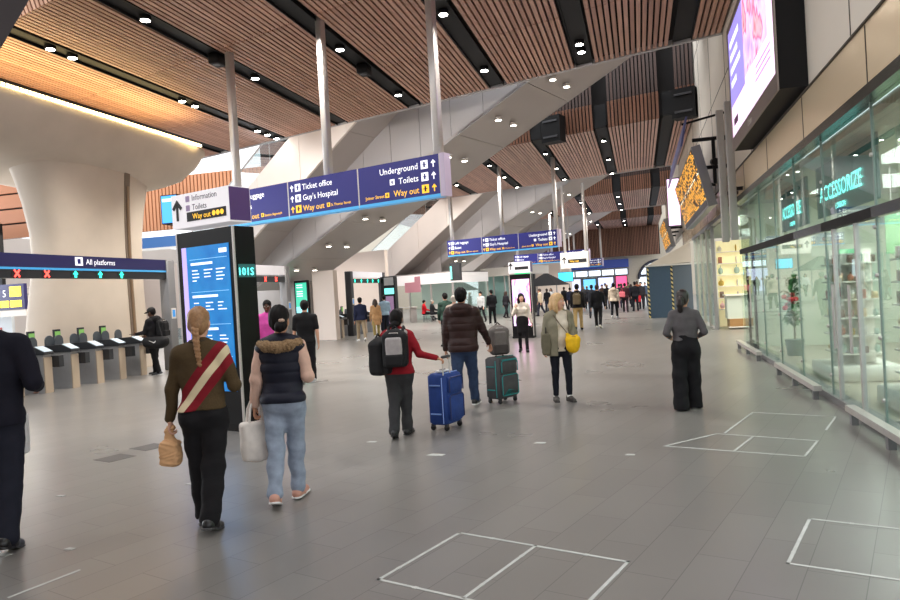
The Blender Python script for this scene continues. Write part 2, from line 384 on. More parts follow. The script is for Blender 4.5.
for k, D in ((0, L0), (1, L1), (2, {a: [y+SHY for y in v] for a, v in L1.items()}), (3, {a: [y+2*SHY for y in v] for a, v in L1.items()})):
    for t, ys in D.items():
        for y in ys:
            downlight((TRK[t], y, 8.05), (0, 0, -1), 'round downlight in the %s black track of the %s timber ceiling' % (ordn[t], ('nearest', 'second', 'third', 'farthest')[k]), '%s ceiling, %s track lights' % (('nearest', 'second', 'third', 'farthest')[k], ordn[t]), False, M_LAMP, .09 if k else .10)
# dark projector boxes on tracks
for (x, y, lb) in ((-9.95, 15.9, 'small black loudspeaker box on the track beside the leftmost sign post'), (-6.92, 18.2, 'small black sensor box on the third ceiling track')):
    t = thing('track_box', lb, 'speaker', (x, y, 8.055)); b = MB(); b.rbox((0, 0, -.14), (.30, .42, .26), .04); b.build('body', M_BLACK, t)
    b = MB(); b.cyl((0, -.05, -.28), (0, -.05, -.262), .09, 12); b.build('grille', M_DGREY, t)
# louvre boxes on the second fascia
for (px, py, lb) in ((551, 142, 'black louvre box high on the dark timber fascia, left one'), (684, 117, 'black louvre box high on the dark timber fascia, beside the right wall')):
    p = hit_u(px, py, 26.75); t = thing('louvre_box', lb, 'vent', tuple(p), -SK)
    b = MB(); b.bx(-.42, .42, 0, .55, 0, 1.08); b.build('case', M_BLACK, t)
    for z in (.18, .82):
        b = MB(); b.bx(-.32, .32, -.05, .0, z, z+.07); b.build('rail', M_DGREY, t)
# ================================================================ OVERHEAD SIGNS
LINES = [[('Left luggage', 'w', ''), ('Buses', 'w', ''), ('Way out', 'y', 'Station Approach')],
         [('Ticket office', 'w', ''), ("Guy's Hospital", 'w', ''), ('Way out', 'y', 'St Thomas Street')],
         [('Underground', 'w', ''), ('Toilets', 'w', ''), ('Way out', 'y', 'Joiner Street')]]
def icon(parent, x, z, y, s, kind):
    b = MB(); m = M_TXTY if kind == 'y' else M_TXTW
    b.bx(x-s/2, x+s/2, y-.006, y, z-s/2, z+s/2)
    b.bx(x-s*.3, x+s*.3, y-.009, y-.006, z-s*.05, z+s*.05, 1); b.bx(x-s*.12, x+s*.12, y-.009, y-.006, z-s*.33, z+s*.33, 1)
    return b.build('pictogram', [m, M_NAVY if kind == 'w' else M_TXTK], parent)
def arrow(parent, x, z, y, s, m):
    b = MB(); b.bx(x-s*.08, x+s*.08, y-.006, y, z-s*.5, z+s*.3)
    b.prism([(x, y, z+s*.5), (x-s*.38, y, z+s*.1), (x-s*.24, y, z), (x, y, z+s*.25), (x+s*.24, y, z), (x+s*.38, y, z+s*.1)], (0, -.006, 0))
    return b.build('arrow', m, parent)
def big_sign(label, dy, detail=2):
    o = W(11.8, -10.95)+Vector((0, dy, 0)); t = thing('overhead_sign', label, 'sign', (o.x, o.y, 3.68), -SK, 'navy overhead direction signs')
    H = .84; pw = 2.13
    for i in range(3):
        x0 = -3.385+i*2.145; x1 = x0+pw-.0
        b = MB(); b.bx(x0, x1, 0, .22, .03, H); p = b.build('sign_panel', M_NAVY, t)
        b = MB(); b.bx(x0, x1, -.004, .224, -.015, .045); b.build('blue_edge', M_LBLUE, t)
        b = MB(); b.bx(x1-.002, x1+.03, -.003, .223, -.015, H); b.build('panel_joint', M_STEEL, t)
        for j in range(3):
            s, c, sub = LINES[i][j]; z = H-.17-.245*j; m = M_TXTY if c == 'y' else M_TXTW
            right = i == 2
            if right:
                arrow(p, x1-.14, z, -.002, .15, m)
                icon(p, x1-.36, z, -.002, .17, c)
                text(p, s, .185 if j < 2 else .185, Matrix.Translation((x1-.52, -.002, z-.065)) @ RX90, m, 'RIGHT')
                if sub:
                    text(p, sub, .10, Matrix.Translation((x1-1.43, -.002, z-.05)) @ RX90, m, 'RIGHT'); icon(p, x1-1.35, z-.01, -.002, .10, 'y')
                if j == 1: icon(p, x1-1.2, z, -.002, .12, 'w')
            else:
                arrow(p, x0+.13, z, -.002, .15, m); icon(p, x0+.32, z, -.002, .17, c)
                text(p, s, .185, Matrix.Translation((x0+.46, -.002, z-.065)) @ RX90, m)
                if sub: icon(p, x0+1.25, z-.01, -.002, .09, 'y'); text(p, sub, .083, Matrix.Translation((x0+1.32, -.002, z-.05)) @ RX90, m)
    b = MB(); b.bx(3.05, 3.16, -.004, .224, -.015, H+.005); b.build('end_cap', mat('end_cap_lilac', (205, 190, 214), .4), t)
    for x in (-3.13, -.05, 2.96):
        b = MB(); b.rbox((x, .12, (8.1-3.68+.5)/2), (.17, .17, 8.1-3.68-.4), .03); b.build('post', M_STEEL, t)
    return t
big_sign('nearest navy hanging sign reading Ticket office, Underground and Way out', 0)
big_sign('second navy hanging sign down the hall, above the man in the brown jacket', SHY)
big_sign('third navy hanging sign, partly behind the white hanging sign', SHY*2)
big_sign('farthest navy hanging sign, small and low in the distance', SHY*3)
# small white hanging sign in the distance
o = Vector((-3.75, 43.5, 2.82)); t = thing('hanging_sign', 'white hanging sign with a black bar, far down the hall', 'sign', tuple(o), -SK)
b = MB(); b.bx(-.9, .9, 0, .2, 0, .95); p = b.build('sign_panel', M_WHITE, t)
b = MB(); b.bx(-.4, .8, -.006, 0, .3, .52); b.build('black_bar', M_TXTK, p); text(p, 'Way out', .17, Matrix.Translation((-.3, -.008, .35)) @ RX90, M_TXTY)
arrow(p, -.65, .5, -.002, .4, M_TXTK)
for x in (-.6, .75):
    b = MB(); b.rbox((x, .1, 3.0), (.15, .15, 4.1), .03); b.build('post', M_STEEL, t)
# ================================================================ TOTEMS
def screen_mat(name, kind):
    q = NT(name); tc = q.n('TexCoord'); sx = q.n('SeparateXYZ'); q.l(tc.outputs['Generated'], sx.inputs[0])
    if kind == 'info':
        n = q.n('TexNoise', i2=3., i3=3.); q.l(tc.outputs['Object'], n.inputs[0])
        c = q.mix(n.outputs[0], S((14, 92, 178)), S((44, 150, 214)))
    else:
        mp = q.n('Mapping'); mp.inputs['Scale'].default_value = (1.6, 1.6, 1.0); q.l(tc.outputs['Generated'], mp.inputs[0])
        n = q.n('TexNoise', i2=2.2, i3=2.); q.l(mp.outputs[0], n.inputs[0])
        r = q.n('ValToRGB'); q.l(n.outputs[0], r.inputs[0]); e = r.color_ramp.elements
        cs = [(0.25, (150, 118, 205)), (.42, (206, 172, 232)), (.52, (236, 196, 230)), (.58, (214, 104, 150)), (.66, (238, 172, 186)), (.8, (150, 60, 92))]
        e[0].position = cs[0][0]; e[0].color = S(cs[0][1])+(1,); e[1].position = cs[-1][0]; e[1].color = S(cs[-1][1])+(1,)
        for p_, c_ in cs[1:-1]: x = e.new(p_); x.color = S(c_)+(1,)
        c = r.outputs[0]
    q.l(c, q.b.inputs['Base Color']); q.l(c, q.b.inputs['Emission Color']); q.b.inputs['Emission Strength'].default_value = .42 if kind == 'info' else 1.0
    q.b.inputs['Roughness'].default_value = .15
    return q.m
M_INFO = screen_mat('info_screen', 'info'); M_ADS = screen_mat('ad_screen', 'ad')
M_SCRW = mat('screen_white', (225, 238, 250), .4, emit=.75)
M_LILAC = mat('screen_lilac', (178, 160, 228), .4, emit=.7)
M_CYAN = mat('cyan_glow', (90, 240, 232), .4, emit=2.6)
def totem(label, loc, rz, w, dp, info=True):
    t = thing('information_totem', label, 'kiosk', loc, rz); x0, x1 = -w/2, w/2
    b = MB(); b.bx(x0, x1, 0, dp, 0, .10); b.build('plinth', M_BLACK, t)
    b = MB(); b.bx(x0, x1, .0, dp, .1, 2.80); c = b.build('case', M_GLOSSBLK, t)
    for x in (x0+.012, x1-.012):
        b = MB(); b.bx(x-.014, x+.014, -.006, .02, .1, 2.80); b.build('edge_strip', M_STEEL, t)
    b = MB(); b.bx(x0+.13, x1-.10, -.012, 0, .55, 2.58); s = b.build('screen', M_INFO if info else M_ADS, t)
    b = MB(); b.bx(x0, x1+.0, -.04, dp-.03, 2.86, 3.34); h = b.build('header_panel', mat('header_white', (232, 228, 232), .5, emit=.28), t)
    b = MB(); b.bx(x1+.0, x1+.004, -.03, dp-.04, 2.88, 3.33); b.build('header_side', mat('header_purple', (92, 66, 128), .3), h)
    if info:
        b = MB(); b.bx(x0+.13, x0+.23, -.016, -.012, .55, 2.58); b.build('side_banner', M_LILAC, s)
        arrow(h, x0+.13, 3.12, -.042, .30, M_TXTK)
        M_ = mat('text_grey', (92, 90, 98), .6)
        for j, tx in enumerate(('Information', 'Toilets')):
            text(h, tx, .115, Matrix.Translation((x0+.46, -.042, 3.225-.13*j)) @ RX90, M_)
            b = MB(); b.bx(x0+.33, x0+.41, -.046, -.04, 3.22-.13*j, 3.30-.13*j); b.build('pictogram', mat('icon_grey', (170, 150, 186), .6), h)
        b = MB(); b.bx(x0+.34, x1-.06, -.047, -.04, 2.94, 3.07); bb = b.build('black_bar', M_TXTK, h)
        text(bb, 'Way out', .11, Matrix.Translation((x0+.47, -.049, 2.965)) @ RX90, M_TXTY)
        for k in range(3):
            b = MB(); b.cyl((x0+.93+.085*k, -.051, 3.005), (x0+.93+.085*k, -.046, 3.005), .036, 12); b.build('yellow_disc', M_TXTY, bb)
        rng = random.Random(3)
        for (z, full) in ((2.32, 1), (1.86, 1), (1.40, 1), (.95, 1)):
            b = MB(); b.bx(x0+.32, x0+.32+rng.uniform(.42, .62), -.016, -.012, z-.002, z+.032); b.build('heading_line', M_SCRW, s)
            b = MB()
            for cx in (.34, .60, .86):
                for r_ in range(rng.randint(3, 6)):
                    b.bx(x0+cx, x0+cx+rng.uniform(.08, .19), -.015, -.012, z-.085-.048*r_, z-.070-.048*r_)
            b.build('text_lines', M_SCRW, s)
            b = MB(); b.bx(x0+.3, x1-.14, -.0145, -.012, z+.075, z+.082); b.build('divider', mat('screen_pale', (130, 200, 235), .4, emit=.6), s)
        b = MB(); b.bx(x1-.30, x1-.14, -.015, -.012, 2.46, 2.52); b.build('corner_logo', M_SCRW, s)
        # small cyan display on the side face
        b = MB(); b.bx(x1+.004, x1+.009, .05, dp-.02, 2.10, 2.28); b.build('side_display', mat('side_cyan', (50, 110, 108), .3, emit=.2), t)
        text(t, '101S', .145, Matrix.Translation((x1+.011, .03, 2.13)) @ Matrix.Rotation(math.pi/2, 4, 'Z') @ RX90, M_CYAN, name='side_figures')
    else:
        b = MB(); b.bx(x0+.35, x1-.1, -.047, -.04, 3.0, 3.13); b.build('black_bar', M_TXTK, h)
        arrow(h, x0+.13, 3.16, -.042, .3, M_TXTK)
    return t
tq = W(6.4, -8.32); totem('tall black information totem with a blue screen and white header, beside the braided woman', tuple(tq), -SK, 1.24, .36)
totem('slim black totem with a pink advert screen, behind the woman on the phone', (-4.02, 24.6, 0), -SK*.3, 1.18, .4, False).scale = (.66, .8, .80)
# ================================================================ RIGHT WALL: AD SCREEN, BOARDS, POLES
t = thing('advert_screen', 'large black-framed advert screen high on the right wall, nearest the camera', 'screen', (2.4, 13.25, 4.3))
b = MB(); b.bx(-.38, 0, -2.42, 2.45, .0, 2.42); b.build('case', M_BLACK, t)
b = MB(); b.bx(-.405, -.38, -2.45, 2.48, -.02, .24); b.bx(-.405, -.38, -2.45, -2.36, .24, 2.46); b.bx(-.405, -.38, 2.36, 2.48, .24, 2.46); b.bx(-.405, -.38, -2.36, 2.36, 2.34, 2.46); fr = b.build('frame', mat('ad_frame', (150, 140, 136), .35, metal=.8), t)
def panel(name, y0, y1, z0, z1, m, par, x=-.398):
    q = MB(); q.bx(x-.003, x, y0, y1, z0, z1); return q.build(name, m, par)
M_ADPINK = mat('ad_pale_pink', (240, 208, 240), .3, emit=1.05); M_ADLIL = mat('ad_lilac', (150, 138, 222), .3, emit=.85)
sc = panel('screen', -2.36, 2.36, .24, 2.34, M_ADPINK, t, -.386)
panel('advert_background', .45, 2.36, .85, 2.34, M_ADLIL, sc, -.390)
panel('advert_picture', -1.85, .45, .95, 2.34, M_ADS, sc, -.390)
RZM = Matrix.Rotation(-math.pi/2, 4, 'Z') @ RX90   # text facing -X, reading towards -Y
def ad_text(s, size, y, z, m, par, x=-.394): return text(par, s, size, Matrix.Translation((x, y, z)) @ RZM, m)
for y1_, z_ in ((.95, 1.98), (1.15, 1.72), (.85, 1.46), (1.45, 1.20)):
    q = MB(); q.bx(-.393, -.3905, y1_, 2.2, z_, z_+.13); q.build('slogan_line', M_SCRW, sc)
for z in (.78, .68, .58):
    q = MB(); q.bx(-.393, -.389, -2.0, -.6-.4*(z-.5), z, z+.03); q.build('small_print', mat('print_lilac', (190, 150, 200), .5, emit=.6), sc)
q = MB(); q.bx(-.393, -.3895, 1.55, 2.1, .44, .58); q.build('brand_mark', mat('print_mauve', (120, 80, 120), .5), sc)
ad_text('Ocean', .17, .3, .05, M_WHITE, fr, -.409)
# departure boards, tilted forward
def led_board_mat():
    q = NT('amber_led'); tc = q.n('TexCoord'); s = q.n('SeparateXYZ'); q.l(tc.outputs['Generated'], s.inputs[0])
    gy = q.math('MULTIPLY', s.outputs[1], 40.); gz = q.math('MULTIPLY', s.outputs[2], 22.)
    fy = q.math('FLOOR', gy); fz = q.math('FLOOR', gz); cb = q.n('CombineXYZ'); q.l(fy, cb.inputs[0]); q.l(fz, cb.inputs[1])
    wn = q.n('TexWhiteNoise', noise_dimensions='2D'); q.l(cb.outputs[0], wn.inputs[0])
    on = q.math('GREATER_THAN', wn.outputs[0], .36)
    ry = q.math('LESS_THAN', q.math('FRACT', gy), .66); rz = q.math('LESS_THAN', q.math('FRACT', gz), .55)
    f = q.math('MULTIPLY', q.math('MULTIPLY', on, ry), rz); cw = q.math('LESS_THAN', q.math('ABSOLUTE', q.math('SUBTRACT', s.outputs[2], .52)), .03)
    c = q.mix(cw, S((255, 176, 44)), S((255, 244, 220)))
    q.l(c, q.b.inputs['Emission Color']); q.l(q.math('MULTIPLY', f, 1.7), q.b.inputs['Emission Strength']); q.b.inputs['Base Color'].default_value = S((70, 42, 10))+(1,)
    return q.m
M_AMBER = led_board_mat()
def board(label, y0, y1, xt, zt, xb, zb, blue=False):
    t = thing('departure_board', label, 'departure board', ((xt+xb)/2, (y0+y1)/2, zb)); Lc = Vector(t.location)
    A = Vector((xt, 0, zt)); B = Vector((xb, 0, zb)); d = (B-A); n = Vector((d.z, 0, -d.x)).normalized()
    if n.x > 0: n = -n
    def slab(u0, u1, s0, s1, a, c, m, nm, par):
        q = MB(); P = lambda y, s: Vector((0, y, 0))+A+d*s-Lc
        q.prism([P(u0, s0)+n*a, P(u1, s0)+n*a, P(u1, s1)+n*a, P(u0, s1)+n*a], n*(c-a)); return q.build(nm, m, par)
    slab(y0, y1, 0, 1, -.22, 0, M_GREYM, 'case', t)
    slab(y0+.12, y1-.12, .03, .86, 0, .012, M_AMBER if not blue else mat('board_blue', (36, 44, 110), .3, emit=.3), 'display', t)
    slab(y0+.12, y1-.12, .88, .97, 0, .01, M_DGREY, 'lower_trim', t)
    for y in (y0+.6, (y0+y1)/2, y1-.6):
        q = MB(); m_ = (A+B)/2-Lc; q.cyl(Vector((m_.x+.12, y-Lc.y, m_.z+.3)), Vector((2.385-Lc.x, y-Lc.y, m_.z+.3)), .05, 8)
        q.build('bracket', M_BLACK, t)
    return t
t1b = board('amber departure board tilted down from the right wall, the nearer of two', 18.8, 27.2, 1.42, 5.02, 1.76, 3.5)
t2b = board('amber departure board tilted down from the right wall, the farther of two', 39.8, 48.0, 1.42, 5.02, 1.76, 3.5)
t = thing('hanging_banner', 'bluish hanging panel just beyond the top edge of the nearer departure board', 'sign', (1.2, 22.5, 5.15))
b = MB(); b.prism([(0, -3.2, 0), (0, 5.2, 0), (.16, 5.2, .75), (.16, -3.2, .75)], (.05, 0, 0)); b.build('banner_panel', mat('banner_blue', (84, 92, 140), .4), t)
b = MB(); b.cyl((.1, -2.5, .7), (1.19, -2.5, .9), .03, 8); b.build('bracket', M_BLACK, t)
t = thing('advert_sign', 'small pink advert blade hanging below the nearer departure board', 'screen', (1.45, 29, 3.8))
b = MB(); b.bx(-.25, .25, 0, .15, 0, 1.9); b.build('case', M_DGREY, t); b = MB(); b.bx(-.22, .22, -.01, 0, .05, 1.85); b.build('screen', M_ADPINK, t)
b = MB(); b.bx(.25, .95, .05, .1, 1.5, 1.58); b.build('bracket', M_BLACK, t)
for (x, y, lb) in ((2.02, 17.9, 'left of two grey vertical posts fixed in front of the right wall'), (2.12, 17.1, 'right of two grey vertical posts fixed in front of the right wall')):
    t = thing('wall_post', lb, 'post', (x, y, 2.55)); b = MB(); b.rbox((0, 0, 1.55), (.16, .16, 3.1), .02); b.build('tube', mat('post_grey', (184, 182, 178), .5), t)
    b = MB(); b.bx(.05, .33, -.03, .03, 1.1, 1.18); b.bx(.05, .38, -.03, .03, 2.4, 2.48); b.build('bracket', M_BLACK, t)
t = thing('camera_rig', 'black bracket with security cameras between the departure board and grey posts', 'camera', (2.0, 18.75, 4.35))
b = MB(); b.bx(-.55, .40, -.04, .04, .78, .86); b.bx(-.1, -.02, -.04, .04, -.3, .8); b.build('bracket', M_BLACK, t)
b = MB(); b.cyl((-.06, -.3, .2), (-.06, .12, .26), .09, 10); b.build('camera_body', M_BLACK, t)
b = MB(); b.ball((.16, -.05, -.25), .13); b.build('dome', M_GREYM, t)
# ================================================================ SHOPFRONT (right)
M_SHOPW = mat('shop_white', (236, 234, 226), .5)
M_SHOPC = mat('shop_ceiling', (168, 178, 170), .7)
b = MB(); b.bx(2.44, 9, 6.0, 18.3, -.0, .012); struct(b.build('floor_shop', mat('shop_floor', (176, 168, 152), .3, noise=.05)))
b = MB(); b.bx(2.62, 9, 5.0, 18.3, 3.42, 3.54); struct(b.build('ceiling_shop', M_SHOPC))
b = MB(); b.bx(8.6, 8.8, 5.0, 18.4, 0, 3.45); struct(b.build('wall_shop_back', mat('shop_back', (222, 226, 200), .7)))
b = MB(); b.bx(2.6, 8.8, 18.3, 18.42, 0, 3.45); struct(b.build('wall_shop_side', mat('shop_side', (206, 216, 200), .7)))
PY = [5.9, 8.25, 10.35, 12.1, 13.8, 15.45, 18.25]
for i in range(len(PY)-1):
    y0, y1 = PY[i], PY[i+1]
    t = thing('window_%d' % (i+1), None, None, (2.4, y0, 0)); struct(t)
    b = MB(); b.bx(-.006, .006, .02, y1-y0-.02, .09, 2.24); b.build('pane', M_GGLASS, t)
    b = MB(); b.bx(-.006, .006, .02, y1-y0-.02, 2.37, 3.44); b.build('upper_pane', M_GGLASS, t)
    b = MB(); b.bx(-.012, .012, -.008, .008, .09, 3.44); b.build('mullion', mat('mullion_green', (132, 150, 142), .3), t)
    b = MB()
    for z in (.35, 1.0, 1.65, 2.15, 2.9): b.cyl((-.035, 0, z), (-.012, 0, z), .022, 10)
    b.build('glass_clamps', M_STEEL, t)
    b = MB(); b.bx(-.05, .05, 0, y1-y0, 2.25, 2.36); b.build('transom', M_BLACK if i > 2 or i == 1 else mat('dark_steel', (70, 76, 74), .25), t)
for (y0, y1, lb) in ((6.2, 8.9, 'low steel bumper rail at the foot of the glass shopfront, nearest the camera'), (10.4, 13.3, 'low steel bumper rail at the foot of the glass shopfront, middle one'), (15.2, 18.3, 'low steel bumper rail at the foot of the glass shopfront, farthest')):
    t = thing('bumper_rail', lb, 'rail', (2.22, (y0+y1)/2, 0)); h = (y1-y0)/2
    b = MB(); b.bx(-.05, .05, -h, h, .13, .20); b.build('rail', M_STEEL, t)
    for y in (-h+.15, 0, h-.15): b = MB(); b.bx(-.035, .035, y-.04, y+.04, 0, .13); b.build('leg', M_GREYM, t)
# lit shop sign behind the glass; its reflection is built as a second sign
M_CYAN1 = mat('cyan_letters', (120, 240, 232), .4, emit=2.6)
def shop_sign(px, py, x, w, label, flip=False):
    r = ray(px, py); p = CAM+r*((x-CAM.x)/r.x)
    t = thing('shop_sign', label, 'sign', tuple(p)); b = MB(); b.bx(.02, .05, -w*.62, w*.62, -.34, .52); b.build('sign_panel', mat('sign_teal', (84, 124, 120), .6), t)
    text(t, 'ACCESSORIZE', .34, Matrix.Translation((0, w/2, -.1)) @ RZM, M_CYAN1, depth=.001, sx=w/2.4)
    text(t, 'LONDON', .12, Matrix.Translation((0, w*.14, -.28)) @ RZM, M_CYAN1, depth=.001)
    return t
shop_sign(841, 187, 2.9, 2.5, 'glowing cyan shop sign behind the glass, nearer than its reflection')
shop_sign(792, 211, 2.9, 1.9, 'reflection of the glowing cyan shop sign, built as a second sign')
# product stands
PCOL = [(226, 200, 160), (182, 120, 96), (214, 210, 205), (120, 96, 84), (236, 190, 196), (200, 170, 80), (90, 86, 92), (176, 200, 190), (238, 232, 220)]
PM = [mat('accessory_%s' % n, c, .45) for n, c in zip(('sand', 'rust', 'silver', 'brown', 'pink', 'gold', 'charcoal', 'mint', 'cream'), PCOL)]
rng = random.Random(11)
def product(p, label, group, s=1.):
    b = MB(); k = rng.random(); w = .07*s*rng.uniform(.8, 1.3); h = .13*s*rng.uniform(.7, 1.2)
    if k < .4: b.rbox((0, 0, h/2), (w, w*.8, h), .012)
    elif k < .7: b.ball((0, 0, h/2), (w*.6, w*.5, h/2), 8, 6); b.cyl((0, 0, h*.9), (0, 0, h*1.25), w*.12, 6)
    else:
        pts = [(0, math.cos(a)*w*.7, h*.55+math.sin(a)*h*.5) for a in [2*math.pi*i/10 for i in range(11)]]; b.tube(pts, .010*s, 5)
    o = b.build('accessory', PM[rng.randrange(len(PM))], None, p); tag(o, label, 'accessory', group)
def stand(x, y, label, where, full=True):
    t = thing('display_stand', label, 'shelf', (x, y, 0))
    b = MB(); b.rbox((0, 0, .13), (1.0, 1.25, .24), .04); b.build('plinth', M_SHOPW, t)
    b = MB(); b.bx(-.03, .03, -.42, .42, .25, 2.05); b.bx(-.3, .3, -.03, .03, .25, 2.05); b.build('back_panel', M_SHOPW, t)
    for z in (.42, .70, .98, 1.26, 1.54, 1.82):
        b = MB(); b.bx(-.32, .32, -.45, .45, z-.012, z+.012); b.build('shelf', M_SHOPW, t)
        for yy in (-.36, -.21, -.06, .09, .24, .38) if full else (-.25, .25):
            product((x-.24, y+yy, z+.012), 'small fashion accessory on the %s white display stand' % where, 'accessories on the %s stand' % where)
        for xx in (-.1, .06, .22) if full else (.05,):
            product((x+xx, y-.39, z+.012), 'small fashion accessory on the %s white display stand' % where, 'accessories on the %s stand' % where)
stand(3.25, 12.6, 'white display stand of accessories behind the glass, left one', 'left')
stand(3.35, 9.55, 'white display stand of accessories behind the glass, right one', 'right')
stand(5.2, 14.6, 'white display stand of accessories deep in the shop, beyond the potted plant', 'deep', False)
stand(5.4, 10.9, 'white display stand of accessories deep in the shop, middle one', 'middle deep', False)
stand(5.3, 8.0, 'white display stand of accessories deep in the shop, nearest the camera', 'nearest deep', False)
M_PGRN = mat('banner_green', (150, 196, 150), .6)
for (x, y, z, lb) in ((4.3, 9.9, 1.9, 'pale green hanging banner inside the shop, nearer one'), (4.4, 13.0, 1.95, 'pale green hanging banner inside the shop, farther one')):
    t = thing('hanging_banner', lb, 'banner', (x, y, z)); b = MB(); b.bx(-.5, .5, 0, .02, 0, .8); b.build('sheet', M_PGRN, t); b = MB(); b.cyl((-.4, .01, .8), (-.4, .01, 3.41-z), .008, 6); b.cyl((.4, .01, .8), (.4, .01, 3.41-z), .008, 6); b.build('wire', M_STEEL, t)
for k_ in range(8):
    downlight((3.3+.9*(k_ % 2), 7.2+1.45*k_, 3.42), (0, 0, -1), 'round white downlight in the accessory shop ceiling', 'accessory shop ceiling lights', True, M_LAMP2, .07)
for j, (y0, y1, where) in enumerate(((6.5, 10.0, 'near'), (10.2, 13.7, 'middle'), (13.9, 17.9, 'far'))):
    t = thing('wall_shelving', 'tall lit shelving on the back wall of the accessory shop, %s bay' % where, 'shelf', (8.55, (y0+y1)/2, 0)); h = (y1-y0)/2
    b = MB(); b.bx(-.04, .0, -h, h, 0, 2.5); b.build('back_panel', mat('shelf_back', (240, 234, 200), .6, emit=.4), t)
    for y in (-h, h): b = MB(); b.bx(-.42, 0, y-.02, y+.02, 0, 2.5); b.build('side_panel', M_SHOPW, t)
    for z in (.35, .8, 1.25, 1.7, 2.15):
        b = MB(); b.bx(-.4, 0, -h, h, z-.015, z+.015); b.build('shelf', M_SHOPW, t)
        yy = -h+.2
        while yy < h-.1:
            product((8.35, (y0+y1)/2+yy, z+.015), 'small accessory on the %s bay of lit back-wall shelving' % where, 'accessories on the %s back-wall shelving' % where, 1.7); yy += .64
    b = MB(); b.bx(-.4, 0, -h, h, 2.5, 2.9); b.build('pelmet', mat('pelmet_green', (150, 190, 150), .5, emit=.25), t)
# poster strip, door frame, plant
t = thing('hanging_poster', 'narrow white vertical poster hanging inside the glass shopfront', 'poster', (2.62, 10.75, 1.25)); b = MB(); b.bx(0, .01, -.14, .14, 0, .95); b.build('sheet', M_SHOPW, t)
b = MB(); b.bx(-.004, 0, -.09, .09, .12, .3); b.bx(-.004, 0, -.08, .06, .4, .5); b.bx(-.004, 0, -.06, .08, .58, .7); b.build('print', mat('poster_red', (190, 60, 70), .5), t)
t = thing('door_1', None, None, (2.42, 16.9, 0)); struct(t)
b = MB(); b.bx(0, .05, -.03, .03, .09, 2.25); b.bx(0, .05, .95, 1.0, .09, 2.25); b.bx(0, .05, 0, .95, .09, .17); b.build('door_frame', M_BLACK, t)
b = MB(); b.cyl((-.06, .08, .8), (-.06, .08, 1.5), .018, 8); b.build('door_handle', M_STEEL, t)
t = thing('door_2', None, None, (2.40, 9.0, 0)); struct(t)
for y in (0, .95): b = MB(); b.bx(-.02, .03, y-.02, y+.02, .09, 2.25); b.build('door_stile', M_STEEL, t)
b = MB(); b.cyl((-.07, .12, .75), (-.07, .12, 1.55), .018, 8); b.cyl((-.07, .83, .75), (-.07, .83, 1.55), .018, 8); b.build('door_handle', M_STEEL, t)
t = thing('entrance_mat', 'dark ribbed entrance mat behind the glass shopfront', 'mat', (3.0, 7.6, .012)); b = MB(); b.bx(-.5, .6, -1.2, 1.2, 0, .012)
for k in range(24): b.bx(-.5, .6, -1.2+k*.1, -1.16+k*.1, .012, .018)
b.build('ribbed_top', mat('mat_dark', (52, 62, 60), .9), t)
M_LEAF = mat('leaf_green', (58, 112, 58), .5, noise=.2)
t = thing('potted_plant', 'leafy green potted plant with red flowers inside the shop window', 'plant', (3.05, 16.1, 0.012))
b = MB(); b.cyl((0, 0, 0), (0, 0, .34), .15, 14, .19); b.build('pot', mat('pot_green', (90, 120, 108), .5), t)
b = MB(); b.tube([(0, 0, .3), (.02, .02, .8), (0, -.02, 1.3)], [.02, .016, .01], 6); b.build('stem', mat('stem_brown', (96, 84, 56), .7), t)
b = MB()
for k in range(70):
    a = rng.uniform(0, 6.28); z = rng.uniform(.65, 1.65); r_ = rng.uniform(.12, .38)*(1 if z < 1.5 else .6); c = Vector((math.cos(a), math.sin(a), 0)); s = Vector((-c.y, c.x, 0))*.05; q0 = Vector((0, 0, z-.1)); q1 = c*r_*.6+Vector((0, 0, z+.05)); q2 = c*r_+Vector((0, 0, z-.05))
    b.add([q0, q1+s, q2, q1-s], [(0, 1, 2, 3)])
b.build('leaves', M_LEAF, t)
b = MB()
for k in range(9): b.ball((rng.uniform(-.25, .1), rng.uniform(-.25, .25), rng.uniform(1.0, 1.3)), .055, 8, 6)
b.build('flowers', mat('flower_red', (206, 44, 50), .6), t)
# curved glass corner and the next shop
t = thing('window_7', None, None, (3.9, 18.5, 0)); struct(t)
b = MB(); n = 10; ar = [(-1.5*math.cos(a), 1.9*math.sin(a)) for a in [math.pi/2*i/n for i in range(n+1)]]
b.loft([[Vector((x, y, .09)) for x, y in ar], [Vector((x, y, 3.4)) for x, y in ar]], cap=False, closed=False); b.build('curved_pane', M_GGLASS, t)
b = MB(); b.tube([(x, y, 3.46) for x, y in ar], .06, 6); b.build('top_rail', M_GREYM, t)
b = MB(); b.tube([(x, y, .05) for x, y in ar], .05, 6); b.build('bottom_rail', M_GREYM, t)
b = MB(); b.bx(2.6, 9, 18.42, 33.5, 3.46, 3.6); struct(b.build('ceiling_lobby', M_SHOPC))
b = MB(); b.bx(8.8, 9, 18.4, 33.5, 0, 3.5); struct(b.build('wall_lobby', mat('lobby_wall', (216, 210, 180), .7)))
PY2 = [25.0, 27.0, 29.2, 31.4, 33.4]
for i in range(4):
    y0, y1 = PY2[i], PY2[i+1]; t = thing('window_%d' % (8+i), None, None, (2.4, y0, 0)); struct(t)
    b = MB(); b.bx(-.006, .006, .03, y1-y0-.03, .09, 3.44); b.build('pane', M_GGLASS, t)
    b = MB(); b.bx(-.05, .05, -.05, .05, 0, 3.5); b.build('mullion', M_STEEL if i else M_GREYM, t)
b = MB(); b.bx(2.36, 2.5, 18.5, 33.6, 3.44, 3.56); struct(b.build('trim_3', M_GREYM))
t = thing('shop_counter', 'pale glass counter on a timber base in front of the yellow-lit shelves', 'counter', (3.5, 25.0, 0))
b = MB(); b.bx(-.75, .95, 0, .7, .34, 1.1); b.build('counter_front', mat('counter_pale', (206, 216, 206), .3), t)
